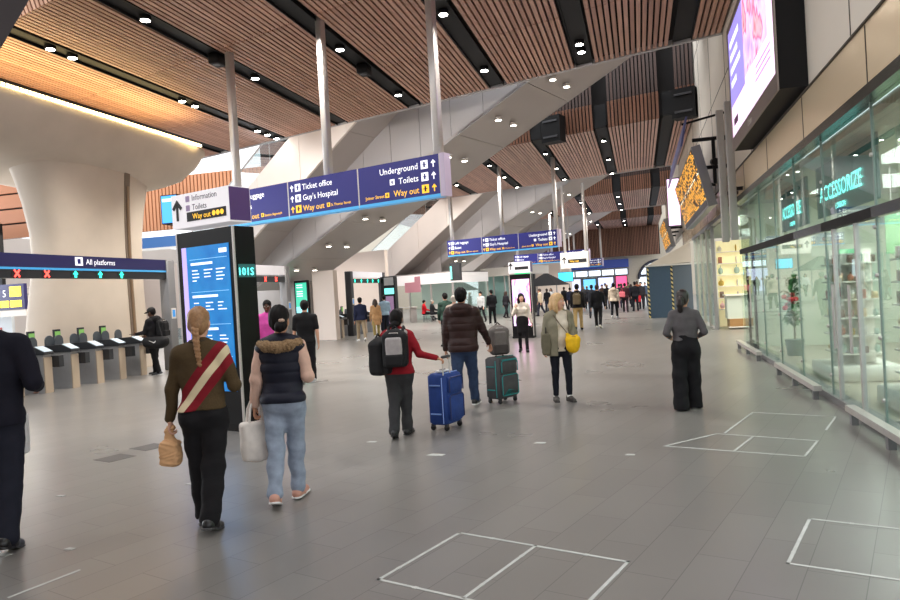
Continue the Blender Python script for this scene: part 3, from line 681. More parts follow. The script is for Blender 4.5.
b = MB(); b.bx(-.7, .9, -.05, .7, .05, .34); b.build('timber_base', mat('counter_timber', (170, 130, 84), .5), t)
b = MB(); b.bx(-.8, 1.0, -.1, .8, 1.1, 1.14); b.build('counter_top', M_SHOPW, t)
b = MB(); b.cyl((-.75, -.1, .06), (.95, -.1, .06), .03, 8); b.build('foot_rail', M_STEEL, t)
t = thing('wall_shelving', 'tall yellow-lit gift shelving in the second shop, above the pale counter', 'shelf', (4.2, 26.6, 0))
b = MB(); b.bx(-1.6, 2.2, 0, .05, 0, 3.0); b.build('back_panel', mat('shelf_yellow', (250, 238, 190), .6, emit=.3), t)
for z in (.6, 1.0, 1.4, 1.8, 2.2, 2.6):
    b = MB(); b.bx(-1.6, 2.2, -.35, 0, z-.015, z+.015); b.build('shelf', M_SHOPW, t)
    for k in range(7): product((4.2-1.45+k*.53, 26.42, z+.015), 'small gift on the yellow-lit shelving of the second shop', 'gifts on the yellow-lit shelving', 1.9)
for x in (-1.6, .3, 2.2): b = MB(); b.bx(x-.02, x+.02, -.36, 0, 0, 3.0); b.build('side_panel', M_SHOPW, t)
t = thing('wall_screen', 'small blue screen glowing inside the glass corner of the shop', 'screen', (4.3, 20.9, 1.85)); b = MB(); b.bx(-.3, .3, 0, .06, 0, .5); b.build('case', M_BLACK, t)
b = MB(); b.bx(-.27, .27, -.008, 0, .03, .47); b.build('display', mat('blue_display', (50, 130, 220), .3, emit=1.4), t)
# hoarding with pale awning
t = thing('hoarding', 'dark blue site hoarding box with yellow and black edge tape, beside the shops', 'hoarding', (1.3, 34.6, 0))
M_HB = mat('hoarding_blue', (64, 86, 108), .6, noise=.05); 
b = MB(); b.bx(-.95, 1.05, 0, 3.6, 0, 2.42); b.build('box', M_HB, t)
def stripe_mat():
    q = NT('hazard_tape'); tc = q.n('TexCoord'); s = q.n('SeparateXYZ'); q.l(tc.outputs['Object'], s.inputs[0])
    k = q.math('FRACT', q.math('MULTIPLY', q.math('ADD', s.outputs[2], q.math('MULTIPLY', s.outputs[0], .8)), 5.)); f = q.math('GREATER_THAN', k, .5)
    q.l(q.mix(f, S((28, 28, 28)), S((226, 206, 140))), q.b.inputs['Base Color']); return q.m
M_HAZ = stripe_mat()
for x in (-.95, .12): b = MB(); b.bx(x-.005, x+.085, -.008, 0, 0.02, 2.4); b.build('edge_tape', M_HAZ, t)
b = MB(); b.bx(.2, 1.04, -.004, 0, .03, 2.4); b.build('side_door', mat('hoarding_grey', (92, 104, 116), .6), t)
t = thing('awning', 'pale grey sloping canopy resting over the blue hoarding', 'canopy', (1.3, 34.5, 2.44))
b = MB(); b.loft([[Vector((-1.0, 0, 0)), Vector((1.05, 0, .08)), Vector((1.05, 3.6, .08)), Vector((-1.0, 3.6, 0))], [Vector((.9, .3, .95)), Vector((1.08, .3, .98)), Vector((1.08, 3.3, .98)), Vector((.9, 3.3, .95))]], smooth=False); b.build('sloping_sheet', mat('awning_grey', (196, 186, 172), .7), t)
b = MB(); b.bx(-1.02, 1.06, -.02, 0, -.03, .04); b.build('front_edge', M_WHITE, t)
# ================================================================ LEFT: PIER, GATES, BACKGROUND
t = thing('concrete_pier', 'massive pale concrete pier with a boat-shaped crosshead and warm light strip', 'pier', (-15.3, 17.4, 0)); Lc = Vector(t.location)
b = MB(); rings = []
prof = [(0, 14.9, 19.1, .85), (.6, 15.0, 19.0, .85), (1.3, 15.15, 18.95, .84), (2.4, 15.35, 18.9, .82), (3.2, 15.52, 18.9, .82), (4.0, 15.48, 18.95, .83), (4.8, 15.3, 19.1, .86), (5.4, 15.1, 19.25, .90), (5.9, 14.9, 19.4, .95)]
for z, y0, y1, hx in prof:
    cy, hy = (y0+y1)/2, (y1-y0)/2; rg = []
    for i in range(40):
        a = 2*math.pi*i/40; c, s = math.cos(a), math.sin(a); e = .55
        rg.append(Vector((-15.3+hx*abs(c)**e*(1 if c >= 0 else -1), cy+hy*abs(s)**.8*(1 if s >= 0 else -1), z))-Lc)
    rings.append(rg)
b.loft(rings); b.build('shaft', M_CONC, t)
fx = [(-15.3+1.0*hx, z) for z, y0, y1, hx in prof]
b = MB()
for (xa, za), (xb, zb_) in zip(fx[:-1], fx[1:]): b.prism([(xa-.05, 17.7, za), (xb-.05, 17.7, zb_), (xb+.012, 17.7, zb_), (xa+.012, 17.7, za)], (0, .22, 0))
p = b.build('recess_strip', mat('recess_shade', (132, 116, 102), .7), t); p.location = -Lc  # shade of the recess put into a darker strip on the shaft
b = MB(); b.tube([(x+.03, 17.82, z) for x, z in fx[:-1]], .045, 8); p = b.build('downpipe', mat('pipe_bronze', (160, 134, 108), .4, metal=.4), t); p.location = -Lc
# crosshead: hull lofted along Y
st = [(3.0, 6.55, .9), (9, 6.3, .95), (12, 6.12, 1), (13.65, 6.0, 1), (14.6, 5.86, 1), (16.2, 5.72, 1), (17.6, 5.68, 1), (19.0, 5.6, 1), (19.9, 5.72, .97), (20.7, 5.95, .9), (21.3, 6.28, .78), (21.75, 6.7, .6), (21.85, 6.92, .5)]
rings = []
for y, zc, f in st:
    hw = 2.6; xs = -16.3; hx = lambda k: xs+k*hw*(.4+.6*f)
    half = [(1.0, 7.06), (1.0, 6.98), (.97, 6.98-.18*(6.98-zc)), (.90, 6.98-.5*(6.98-zc)), (.81, 6.98-.8*(6.98-zc)), (.70, zc), (.45, zc-.12), (.15, zc-.18)]
    rings.append([Vector((hx(k), y, z))-Lc for k, z in half]+[Vector((hx(-k), y, z))-Lc for k, z in reversed(half)])
b = MB(); b.loft(rings); b.build('crosshead', M_CONC, t)
b = MB(); b.bx(-13.72, -13.66, 3.0, 20.6, 7.0, 7.07)
p = b.build('light_strip', M_LED, t); p.location = -Lc
b = MB()
for k in range(140): b.bx(-13.665, -13.655, 3.2+k*.125, 3.24+k*.125, 6.99, 7.08)
p = b.build('strip_divider', M_WHITE, t); p.location = -Lc; p['kind'] = 'stuff'
# ---- ticket gates
M_GATE = mat('gate_grey', (172, 172, 174), .42, metal=.25, noise=.04); M_BEIGE = mat('gate_beige', (196, 178, 156), .4, metal=.2)
M_GDK = mat('gate_dark', (44, 46, 50), .4); M_PAD = mat('gate_paddle', (82, 88, 94), .35); M_READ = mat('reader_glow', (196, 214, 226), .3, emit=.15)
def gate(label, loc):
    t = thing('ticket_gate', label, 'ticket gate', loc, 0, None)
    b = MB(); b.prism([(0, -.11, 0), (0, .11, 0), (-1.32, .11, 0), (-1.32, -.11, 0)], (0, 0, .86)); b.build('body', M_GATE, t)
    b = MB(); b.bx(0, .03, -.11, .11, 0, .80); b.build('end_post', M_BEIGE, t)
    b = MB(); b.prism([(.06, -.14, .86), (.06, -.14, .92), (-.22, -.14, 1.04), (-1.32, -.14, 1.0), (-1.32, -.14, .86)], (0, .28, 0)); b.build('top_cover', M_GDK, t)
    b = MB(); b.prism([(.05, -.12, .926), (-.21, -.12, 1.043), (-.21, .12, 1.043), (.05, .12, .926)], (.004, 0, .01)); b.build('card_reader', M_READ, t)
    b = MB(); b.bx(-.06, .20, .13, .27, .56, .82); b.build('ticket_slot_box', M_GDK, t)
    for y in (-.30,):
        b = MB(); n = 10; pts = [(-.9, y-.13, .25), (-.9, y+.13, .25)]+[(-.9, y+.13*math.cos(a), 1.12+.13*math.sin(a)) for a in [math.pi*i/n for i in range(n+1)]]
        b.prism(pts, (.03, 0, 0)); b.build('paddle', M_PAD, t)
        b = MB(); b.prism([(-1.0, q[1]+.30+.14+.16, q[2]) for q in pts], (.03, 0, 0)); b.build('paddle', M_PAD, t)
    b = MB(); b.bx(-.55, -.5, -.12, -.11, .5, .58); b.bx(.031, .034, -.05, .05, .1, .18) if False else None; b.build('sticker', M_WHITE, t)
    b = MB(); b.bx(-1.25, -1.20, -.1, .1, 1.0, 1.38); b.bx(-1.20, -1.185, -.08, .08, 1.12, 1.33, 1); b.build('indicator', [M_GDK, mat('indicator_green', (120, 170, 90), .4, emit=.4)], t)
    b = MB(); b.bx(-.02, .02, -.02, .02, 0, .05); return t
gl = ['first ticket gate from the left, behind the man in navy at the photo edge', 'second ticket gate from the left in the near gate line', 'third ticket gate from the left in the near gate line', 'fourth ticket gate from the left in the near gate line', 'middle ticket gate of the near gate line, under the first green signal', 'sixth ticket gate in the near gate line, third from the right', 'seventh ticket gate in the near gate line, second from the right', 'last ticket gate of the near line, beside the man in the black cap']
gl[4] = 'fifth ticket gate in the near gate line, under a green signal'
g0 = None
for i, lb in enumerate(gl):
    y = 16.25-.79*(7-i)
    if g0 is None: g = g0 = gate(lb, (-12.98, y, 0))
    else: g = copy_tree(g0); g.location = (-12.98, y, 0); g['label'] = lb
    g['group'] = 'near row of ticket gates'
# header over the gates
def gantry(label, x, y0, y1, z0, z1, sig, navy=True, post0=False, post1=True, txt='', ty=0, pm=M_GREYM, loc_txt=None):
    t = thing('gate_gantry', label, 'sign', (x, y1, 0)); 
    b = MB(); b.bx(-.2, 0, y0-y1, 0, z0+.22 if navy else z0+.26, z1); h = b.build('header_panel', M_NAVYD if navy else mat('header_white', (232, 228, 232), .5, emit=.28), t)  # white version uses a glowing material, added to keep the header bright
    if navy: b = MB(); b.bx(-.19, .004, y0-y1, 0, z0+.19, z0+.24); b.build('blue_edge', M_LBLUE, t)
    b = MB(); b.bx(-.18, -.01, y0-y1, 0, z0, z0+.2); b.build('signal_bar', M_GDK, t)
    for (y, c) in sig:
        s = MB(); zc = z0+.1
        s.bx(-.01, -.002, y-y1-.13, y-y1+.13, z0+.01, z0+.19); s.build('signal_window', mat('signal_dark', (58, 34, 40), .3) if c == 'x' else mat('signal_dark_g', (26, 50, 50), .3), t)
        s = MB()
        if c == 'x':
            for sg in (-1, 1): s.box((.002, y-y1, zc), (.008, .035, .20), Matrix.Rotation(sg*math.radians(42), 3, 'X'))
            s.build('red_cross', M_RED, t)
        else:
            s.prism([(.0, y-y1, zc+.08), (.0, y-y1+.075, zc), (.0, y-y1+.03, zc), (.0, y-y1+.03, zc-.08), (.0, y-y1-.03, zc-.08), (.0, y-y1-.03, zc), (.0, y-y1-.075, zc)], (.008, 0, 0)); s.build('green_arrow', M_GREEN, t)
    for k, f in ((0, post0), (1, post1)):
        if f:
            yy = (y0-y1-.16) if k == 0 else .16
            b = MB(); b.rbox((-.1, yy, z1/2), (.3, .32, z1), .03); pp = b.build('post', pm, t)
            b = MB(); b.bx(.05, .056, yy-.1, yy+.1, 1.45, 1.75); b.bx(.056, .058, yy-.06, yy+.06, 1.5, 1.7, 1); b.build('notice', [M_WHITE, mat('notice_blue', (50, 140, 215), .4, emit=.3)], pp)
    if txt:
        RX = Matrix.Rotation(math.pi/2, 4, 'Z') @ RX90
        text(h, txt, .19, Matrix.Translation((.003, ty-y1, z1-.20)) @ RX, M_TXTW if navy else mat('text_grey2', (120, 118, 124), .6))
        b = MB(); b.bx(0, .004, ty-y1-.34, ty-y1-.1, z1-.23, z1-.03); b.bx(.004, .006, ty-y1-.27, ty-y1-.17, z1-.19, z1-.07, 1); b.build('pictogram', [M_TXTW, M_NAVY], h)
    return t
M_NAVYD = mat('header_navy', (42, 40, 92), .35, emit=.1)
gantry('navy gate header reading All platforms with red crosses and green arrows', -12.9, 9.0, 17.35, 2.58, 3.12, [(10.6, 'x'), (11.5, 'x'), (12.36, 'x'), (13.35, 'x') if False else (13.16, 'x'), (14.0, 'g'), (14.8, 'g'), (15.55, 'g')], True, False, True, 'All platforms', 14.35)
gantry('white gate header with three red crosses behind the tall totem', -12.9, 20.6, 24.3, 2.5, 3.1, [(22.05, 'x'), (22.85, 'x'), (23.62, 'x')], False, False, True)
gantry('white gate header with five green arrows between dark posts', -12.9, 30.8, 34.8, 2.46, 3.0, [(31.1, 'g'), (31.9, 'g'), (32.7, 'g'), (33.4, 'g'), (34.2, 'g')], False, True, True, '', 0, M_DGREY)
# further gates in the second and third lines
for i, (y, lb) in enumerate(((21.6, 'ticket gate under the red crosses, left one behind the totem'), (22.5, 'ticket gate under the red crosses, middle one'), (23.4, 'ticket gate under the red crosses, right one'), (29.6, 'ticket gate left of the dark post of the green arrow header'), (31.4, 'ticket gate under the green arrow header, left one'), (32.4, 'ticket gate under the green arrow header, middle one'), (33.4, 'ticket gate under the green arrow header, right one'))):
    g = copy_tree(g0); g.location = (-13.0, y, 0); g['label'] = lb; g['group'] = 'farther ticket gates'
# glass barrier between gate lines
for (y0, y1, lb) in ((25.0, 27.3, 'clear glass barrier with steel posts left of the green arrow gates'), (17.9, 20.4, 'clear glass barrier beside the tall totem')):
    t = thing('glass_barrier', lb, 'barrier', (-13.2, y0, 0)); b = MB(); b.bx(-.01, .01, 0, y1-y0, .1, 1.15); b.build('glass_sheet', M_BGLASS, t)
    for y in (0, (y1-y0)/2, y1-y0): b = MB(); b.cyl((0, y, 0), (0, y, 1.2), .03, 8); b.build('post', M_STEEL, t)
# walls behind the gate line, under the escalators
def wall_piece(name, x0, x1, y0, y1, z0, z1, m, rz=0): b = MB(); b.bx(x0, x1, y0, y1, z0, z1); return struct(b.build(name, m))
M_LW = mat('cream_wall', (224, 210, 200), .6, noise=.03, nscale=.5); M_LG = mat('lobby_grey', (172, 168, 166), .6)
def uvwall(name, u0, u1, v0, v1, z0, z1, m):
    b = MB(); b.prism([W(u0, v0, z0), W(u1, v0, z0), W(u1, v1, z0), W(u0, v1, z0)], (0, 0, z1-z0)); return struct(b.build(name, m))
uvwall('wall_lobby_left', 22.55, 22.75, -30.5, -22.3, 0, 2.6, M_LG)
uvwall('wall_stair', 22.6, 22.85, -22.2, -20.95, 0, 3.0, M_LW)
uvwall('wall_gate', 34, 34.3, -31.5, -27.2, 0, 4.6, M_LW)
t = thing('poster_screen', 'green and blue poster screen in a black frame on the grey wall', 'screen', tuple(W(22.5, -22.72, 1.15)), -SK)
b = MB(); b.bx(-.42, .42, -.08, 0, 0, 1.5); b.build('frame', M_BLACK, t)
b = MB(); b.bx(-.34, .34, -.09, -.08, .35, 1.4); s_ = b.build('display', mat('poster_green', (38, 176, 142), .4, emit=.8), t)
b = MB(); b.bx(-.34, .34, -.09, -.08, .08, .35); b.build('lower_display', mat('poster_cyan', (130, 214, 226), .4, emit=.8), t)
b = MB()
for z in (1.28, 1.18, 1.0, .9, .8): b.bx(-.26, .1, -.094, -.09, z, z+.04)
b.build('text_lines', M_SCRW, s_)
# timber wall and screens seen between pier and totem
t = thing('timber_screen_wall', 'orange timber-slatted upper wall behind the pier', 'wall panel', (-24, 33, 6.0))
b = MB()
for k in range(60): b.bx(-4.2+k*.22, -4.2+k*.22+.15, 0, .08, 0, 2.8)
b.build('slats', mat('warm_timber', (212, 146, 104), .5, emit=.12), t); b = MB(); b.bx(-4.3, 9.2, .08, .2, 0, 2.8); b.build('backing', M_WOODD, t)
t = thing('hanging_screen', 'small bright blue screen on the orange timber wall beyond the pier', 'screen', (-23.3, 31.9, 6.15)); b = MB(); b.bx(-.5, .5, 0, .95, 0, 1.5); b.build('case', M_BLACK, t); b = MB(); b.bx(-.45, .45, -.01, 0, .05, 1.45); b.build('display', mat('blue_display', (50, 130, 220), .3, emit=1.4), t)
b = MB(); b.bx(-.4, .4, -.014, -.01, 1.15, 1.3); b.build('text_lines', M_SCRW, t)
t = thing('blue_fascia', 'dark blue fascia band under the orange timber wall', 'sign', (-23.5, 31.2, 4.9)); b = MB(); b.bx(-3.2, 3.4, 0, .3, 0, .55); b.build('fascia_board', mat('fascia_blue', (40, 92, 150), .4, emit=.25), t)
for x in (-3.1, 3.3): b = MB(); b.bx(x-.08, x+.08, .05, .25, -4.9, 0); b.build('post', M_GREYM, t)
b = MB(); b.bx(-3.2, 3.4, -.01, .0, -.12, .0); b.build('lower_edge', M_WHITE, t)
uvwall('wall_lobby_far', 28, 28.3, -44, -30, 0, 4.6, M_LW)
# far left: dark mezzanine frame, yellow departures board, doors
t = thing('timber_screen_wall', 'orange timber wall at the left photo edge behind the pier', 'wall panel', (-22.6, 19.2, 4.4))
b = MB()
for k in range(7): b.bx(-6, 3.4, 0, .1, .0+k*.5, .44+k*.5)
b.build('boards', mat('warm_timber2', (190, 124, 84), .5), t)
b = MB(); b.bx(-6, 3.4, .1, .2, 0, 3.5); b.build('backing', M_DARK, t)
t = thing('glazed_mezzanine', 'glass mezzanine in a dark frame at the left photo edge', 'balcony', (-21, 18.2, 2.75))
b = MB()
for x in (-4, -2.2, -.4, 1.4): b.bx(x-.07, x+.07, -.07, .07, 0, 2.0)
for z in (0, .6, 1.55, 2.0): b.bx(-4, 1.4, -.06, .06, z-.06, z+.06)
b.build('frame', M_BLACK, t); b = MB(); b.bx(-4, 1.4, -.01, .01, .05, 1.95); b.build('glass_sheet', M_BGLASS, t)
b = MB(); b.bx(-4, 1.6, .1, 2.5, -.25, -.06); b.build('deck', M_LG, t)
t = thing('departure_screen', 'blue and yellow platform departures screen at the left photo edge', 'departure board', (-18.9, 17.4, 1.98))
b = MB(); b.bx(-1.2, .95, 0, .12, 0, .78); c_ = b.build('case', M_NAVYD, t); M_YEL = mat('led_yellow', (255, 226, 40), .4, emit=1.5)
for (x, z, w_, h_) in ((.42, .40, .42, .3), (.0, .08, .36, .2), (.42, .08, .42, .2), (-.5, .08, .4, .2), (-1.0, .08, .4, .2)): b = MB(); b.bx(x, x+w_, -.01, 0, z, z+h_); b.build('yellow_panel', M_YEL, c_)
text(c_, '4', .3, Matrix.Translation((-.22, -.006, .40)) @ RX90, M_TXTW); text(c_, '5', .3, Matrix.Translation((.14, -.006, .40)) @ RX90, M_TXTW)
b = MB(); b.bx(-1.2, 1.0, -.01, .14, -.2, -.02); b.build('white_strip', M_WHITE, t)
t = thing('lift_door', 'pale door panel beyond the gates at the left photo edge', 'door', (-20.0, 17.9, 0)); b = MB(); b.bx(-1.6, -.1, 0, .1, 0, 1.78); b.bx(.0, 1.0, 0, .1, 0, 1.78); b.build('panel', mat('door_blue_white', (206, 214, 220), .5), t)
b = MB(); b.bx(-.75, -.55, -.02, 0, .3, 1.5); b.build('dark_slot', M_GDK, t); b = MB(); b.bx(.35, .6, -.02, 0, .7, 1.45); b.bx(.38, .57, -.025, -.02, .75, 1.4, 1); b.build('notice', [mat('red_edge', (190, 70, 60), .5), M_WHITE], t)
# ---- snack kiosk under the second escalator
t = thing('snack_kiosk', 'white-fascia glass kiosk under the second escalator', 'kiosk', (-12.9, 44.6, 0), -SK)
b = MB(); b.bx(-4.2, 1.4, 0, .25, 2.4, 3.05); b.bx(1.15, 1.4, .25, 4.5, 2.4, 3.05); f_ = b.build('fascia', mat('kiosk_white_glow', (238, 234, 232), .5, emit=.35), t)  # emission added to whiten the fascia, in place of light falling on it
text(f_, 'station kiosk', .3, Matrix.Translation((-3.3, -.01, 2.78)) @ RX90, mat('text_grey3', (176, 172, 180), .6)) if False else None
b = MB(); b.bx(-4.2, 1.4, .05, 4.5, 3.05, 3.13); b.build('roof', M_LG, t)
b = MB(); b.bx(-2.2, 1.3, .1, .13, .05, 2.4); b.build('glass_front', M_GGLASS, t)
b = MB(); b.bx(1.27, 1.3, .1, 4.4, .05, 2.4); b.build('glass_side', M_GGLASS, t)
for x in (-2.2, -.4, 1.3): b = MB(); b.bx(x-.06, x+.06, .06, .18, 0, 2.4); b.build('post', M_STEEL, t)
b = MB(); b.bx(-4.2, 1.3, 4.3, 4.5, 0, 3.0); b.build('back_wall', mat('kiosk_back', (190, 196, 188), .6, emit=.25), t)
b = MB(); b.bx(.1, 2.2, -.5, .0, 0, 1.05); b.build('counter', M_WHITE, t)
t = thing('hanging_banner', 'pink hanging promotional banner in front of the snack kiosk', 'banner', (-14.2, 43.5, 1.9), -SK); b = MB(); b.bx(-.5, .75, 0, .03, 0, .65); b.bx(.3, .75, 0, .03, .65, 1.0); b.build('sheet', mat('banner_pink', (226, 160, 176), .6), t)
t = thing('kiosk_table', 'long white table in front of the snack kiosk', 'table', (-15.0, 43.3, 0), -SK); b = MB(); b.bx(-1.2, 1.2, -.35, .35, .95, 1.0); b.build('table_top', M_WHITE, t)
for x in (-1.1, 0, 1.1): b = MB(); b.bx(x-.04, x+.04, -.3, .3, 0, .95); b.build('leg', M_LG, t)
t = thing('phone_pillar', 'slim dark information pillar with lit panels beside the snack kiosk', 'kiosk', (-12.55, 34.2, 0), -SK*.5); b = MB(); b.bx(-.25, .55, 0, .3, 0, 2.75); b.build('case', M_GLOSSBLK, t)
b = MB(); b.bx(-.05, .5, -.01, 0, 2.3, 2.7); b.build('grey_panel', M_LG, t); b = MB(); b.bx(-.05, .5, -.01, 0, 1.85, 2.15); b.build('cyan_display', mat('pillar_cyan', (120, 226, 216), .4, emit=1.), t); b = MB(); b.bx(.0, .45, -.01, 0, .35, 1.75); b.build('pink_display', mat('pillar_mauve', (140, 110, 140), .4, emit=.4), t)
# second kiosk: white canopy with green exit light and lift doors
t = thing('lift_lobby', 'white canopy with a green exit light and dark lift doors beyond the kiosk', 'kiosk', (-9.6, 50.0, 0), -SK)
b = MB(); b.bx(-1.6, 2.4, 0, 3, 2.75, 3.35); b.build('canopy', M_WHITE, t); b = MB(); b.bx(1.2, 2.4, -.02, 0, 2.78, 3.05); b.build('green_light', mat('exit_green', (40, 190, 120), .4, emit=1.2), t)
b = MB(); b.bx(.2, 2.2, 1.0, 1.2, 0, 2.75); b.build('dark_doors', M_DGREY, t); b = MB(); b.bx(.45, .95, .97, 1.0, .6, 2.4); b.build('lit_panel', M_SCRW, t); b = MB(); b.bx(-1.6, .0, 1.0, 1.2, 0, 2.75); b.build('side_wall', mat('lift_green', (160, 200, 196), .4), t)
for x in (-1.6, -.6, .3): b = MB(); b.bx(x-.04, x+.04, .05, .15, 0, 2.75); b.build('post', M_STEEL, t)
t = thing('signal_box', 'dark signal box on the corner of the kiosk fascia', 'sign', (-11.2, 43.3, 2.5), -SK); b = MB(); b.bx(-.35, .35, 0, .3, 0, 1.1); b.build('case', M_DGREY, t); b = MB(); b.bx(-.32, -.2, -.02, 0, .1, .9); b.build('lit_edge', mat('pillar_cyan', (120, 226, 216), .4, emit=1.), t)
gantry('distant gate header with red crosses beyond the lift canopy', -9.9, 58, 62, 2.4, 3.0, [(58.8, 'x'), (60, 'x'), (61.2, 'x')], False, False, True)
uvwall('wall_block_far', 62, 62.4, -34, -27.5, 0, 4.5, M_LW)
t = thing('market_tent', 'dark peaked tent roof in the distance beside the pink advert totem', 'tent', (-6.2, 49, 0), -SK)
b = MB(); b.loft([[Vector((-1.3, -1.1, 1.85)), Vector((1.3, -1.1, 1.85)), Vector((1.3, 1.1, 1.85)), Vector((-1.3, 1.1, 1.85))], [Vector((-.1, -.1, 2.7)), Vector((.1, -.1, 2.7)), Vector((.1, .1, 2.7)), Vector((-.1, .1, 2.7))]], smooth=False); b.build('canopy', mat('tent_black', (44, 44, 48), .7), t)
for x in (-1.25, 1.25):
    for y in (-1.05, 1.05): b = MB(); b.cyl((x, y, 0), (x, y, 1.86), .04, 6); b.build('leg', M_GREYM, t)
# far shopfronts and arches on the end wall
M_SKYP = mat('bright_daylight', (226, 238, 250), .5, emit=1.3)
def far_shop(x0, x1, z1, m, lb, name='shop_window'):
    t = thing(name, lb, 'shop window', ((x0+x1)/2, YB-.1, 0)); h = (x1-x0)/2
    b = MB(); b.bx(-h, h, -.1, .0, 0, z1); b.build('lit_pane', m, t); b = MB(); b.bx(-h-.1, -h, -.2, 0, 0, z1+.1); b.bx(h, h+.1, -.2, 0, 0, z1+.1); b.bx(-h, h, -.2, 0, z1, z1+.12); b.build('frame', M_DGREY, t)
far_shop(-9.6, -6.6, 2.5, mat('shop_pale', (206, 210, 240), .5, emit=.9), 'pale lit shop window at the far end, leftmost of the row')
far_shop(-6.3, -4.9, 2.4, mat('shop_sky', (110, 190, 236), .5, emit=1.), 'sky-blue lit panel in the far shop row')
far_shop(-4.6, -2.9, 2.5, mat('shop_lilac', (200, 206, 244), .5, emit=1.), 'lilac-white lit panel in the far shop row')
far_shop(-2.6, -1.4, 2.55, mat('shop_pink', (240, 90, 140), .5, emit=1.), 'hot pink lit panel in the far shop row')
t = thing('blue_fascia', 'long blue fascia over the far shop windows', 'sign', (-5.5, YB-.42, 3.55)); b = MB(); b.bx(-5, 4.4, 0, .4, 0, .95); b.build('fascia_board', mat('far_blue', (58, 76, 150), .5, emit=.2), t)
t = thing('clerestory', 'bright strip windows below the blue fascia at the far end', 'window', (-5.5, YB-.15, 2.75)); b = MB()
for k in range(6): b.bx(-4.6+k*1.5, -3.3+k*1.5, -.1, 0, 0, .6)
b.build('panes', M_SKYP, t); b = MB(); b.bx(-4.8, 4.4, -.05, .05, -.1, .72); b.build('frame', M_GREYM, t)
t = thing('arched_window', 'bright arched window at the far end left of the hoarding', 'window', (2.1, YB-.1, 0)); 
n = 14; b = MB(); pts = [(-2.1, 0, 0), (2.1, 0, 0)]+[(2.1*math.cos(a), 0, 2.1+2.1*math.sin(a)*.95) for a in [math.pi*i/n for i in range(n+1)]]
b.prism(pts, (0, -.1, 0)); b.build('pane', M_SKYP, t)
b = MB(); b.bx(-2.1, 2.1, -.2, -.1, 2.3, 2.6); b.bx(-.08, .08, -.18, -.1, 2.6, 4.0); b.tube([(p[0]*1.02, -.12, p[2]*1.0) for p in pts[2:]], .16, 6); b.build('frame', mat('arch_dark', (60, 62, 76), .5), t)
b = MB(); b.bx(-1.0, .2, -.2, -.1, .9, 2.2); b.build('blue_poster', mat('shop_sky', (110, 190, 236), .5, emit=1.), t)
t = thing('hanging_screen', 'glowing turquoise hanging screen in front of the far shops', 'screen', (-5.75, 58, 2.1)); b = MB(); b.bx(-.6, .6, 0, .3, 0, .8); b.build('case', M_BLACK, t); b = MB(); b.bx(-.57, .57, -.02, 0, .04, .76); b.build('display', mat('turquoise_display', (60, 190, 226), .4, emit=1.3), t)
b = MB(); b.cyl((-.4, .15, .8), (-.4, .15, 5.9), .05, 6); b.cyl((.4, .15, .8), (.4, .15, 5.9), .05, 6); b.build('hanger', M_STEEL, t)
# ================================================================ FLOOR MARKINGS AND LITTER
def tape(label, pts, closed=True, mids=(), w=.022):
    c = sum((Vector((*p, 0)) for p in pts), Vector())/len(pts); o = W(c.x, c.y, .0); t = MB()
    segs = [(pts[i], pts[(i+1) % len(pts)]) for i in range(len(pts) if closed else len(pts)-1)]+list(mids)
    for a, e in segs:
        A = W(a[0], a[1], .001)-o; B = W(e[0], e[1], .001)-o; d = (B-A).normalized(); s = Vector((-d.y, d.x, 0))*w/2
        t.prism([A-s-d*w/2, B-s+d*w/2, B+s+d*w/2, A+s-d*w/2], (0, 0, .0025))
    for a, e in segs:   # little tabs
        for f in (.22, .78):
            A = W(a[0]+(e[0]-a[0])*f, a[1]+(e[1]-a[1])*f, .001)-o; t.box(A+Vector((0, 0, .0012)), (.026, .034, .003), Matrix.Rotation(-SK, 3, 'Z'))
    ob = t.build('floor_marking', M_TAPE, None, o); tag(ob, label, 'floor marking'); return ob
tape('white tape rectangle on the paving, bottom centre, split by one line', [(3.3, -2.83), (4.21, -2.83), (4.19, -1.58), (3.3, -1.58)], True, [((3.31, -2.22), (4.2, -2.22))])
tape('white tape rectangle on the paving at the lower right photo edge', [(4.56, -.73), (5.46, -.72), (5.46, .45), (4.56, .45)])
tape('white tape rectangle beyond the right one, split by one line', [(7.33, -2.3), (7.34, -1.6), (8.1, -1.56)][:1]+[(7.32, -.98), (8.05, -.95), (8.1, -1.95)], True, [((7.34, -1.61), (8.08, -1.57))])
tape('white tape rectangle farthest from the camera, near the shop window', [(8.17, -1.88), (9.5, -1.84), (9.45, -.91), (8.63, -.93)], False)
ss = on_z(80, 570); 
for (px, py, w_, lb) in ((436, 455, .10, 'tiny white paper scrap on the paving below the blue suitcase'), (191, 484, .05, 'tiny white paper scrap left of the braided woman'), (61, 496, .045, 'tiny white scrap on the paving at the lower left'), (70, 549, .04, 'tiny white scrap near the bottom left corner'), (4, 555, .06, 'white paper scrap at the left photo edge'), (372, 442, .06, 'pale scrap on the paving left of the blue suitcase'), (540, 443, .07, 'pale scrap on the paving below the grey suitcase'), (630, 455, .05, 'pale scrap in the open paving right of the suitcases')):
    b = MB(); p = on_z(px, py); b.prism([(-w_, -w_*.4, 0), (w_*.8, -w_*.5, 0), (w_, w_*.3, .0), (-w_*.6, w_*.5, 0)], (0, 0, .004)); tag(b.build('paper_scrap', M_TAPE, None, (p.x, p.y, .001)), lb, 'litter')
for (px, py, lb) in ((115, 458, 'dark square access plate in the paving left of the braided woman, far one'), (150, 447, 'dark square access plate in the paving beside the paper bag')):
    p = on_z(px, py); b = MB(); b.bx(-.17, .17, -.17, .17, 0, .003); o_ = b.build('floor_plate', mat('plate_dark', (92, 89, 86), .5), None, (p.x, p.y, .0)); o_.rotation_euler = (0, 0, -SK); tag(o_, lb, 'floor plate')
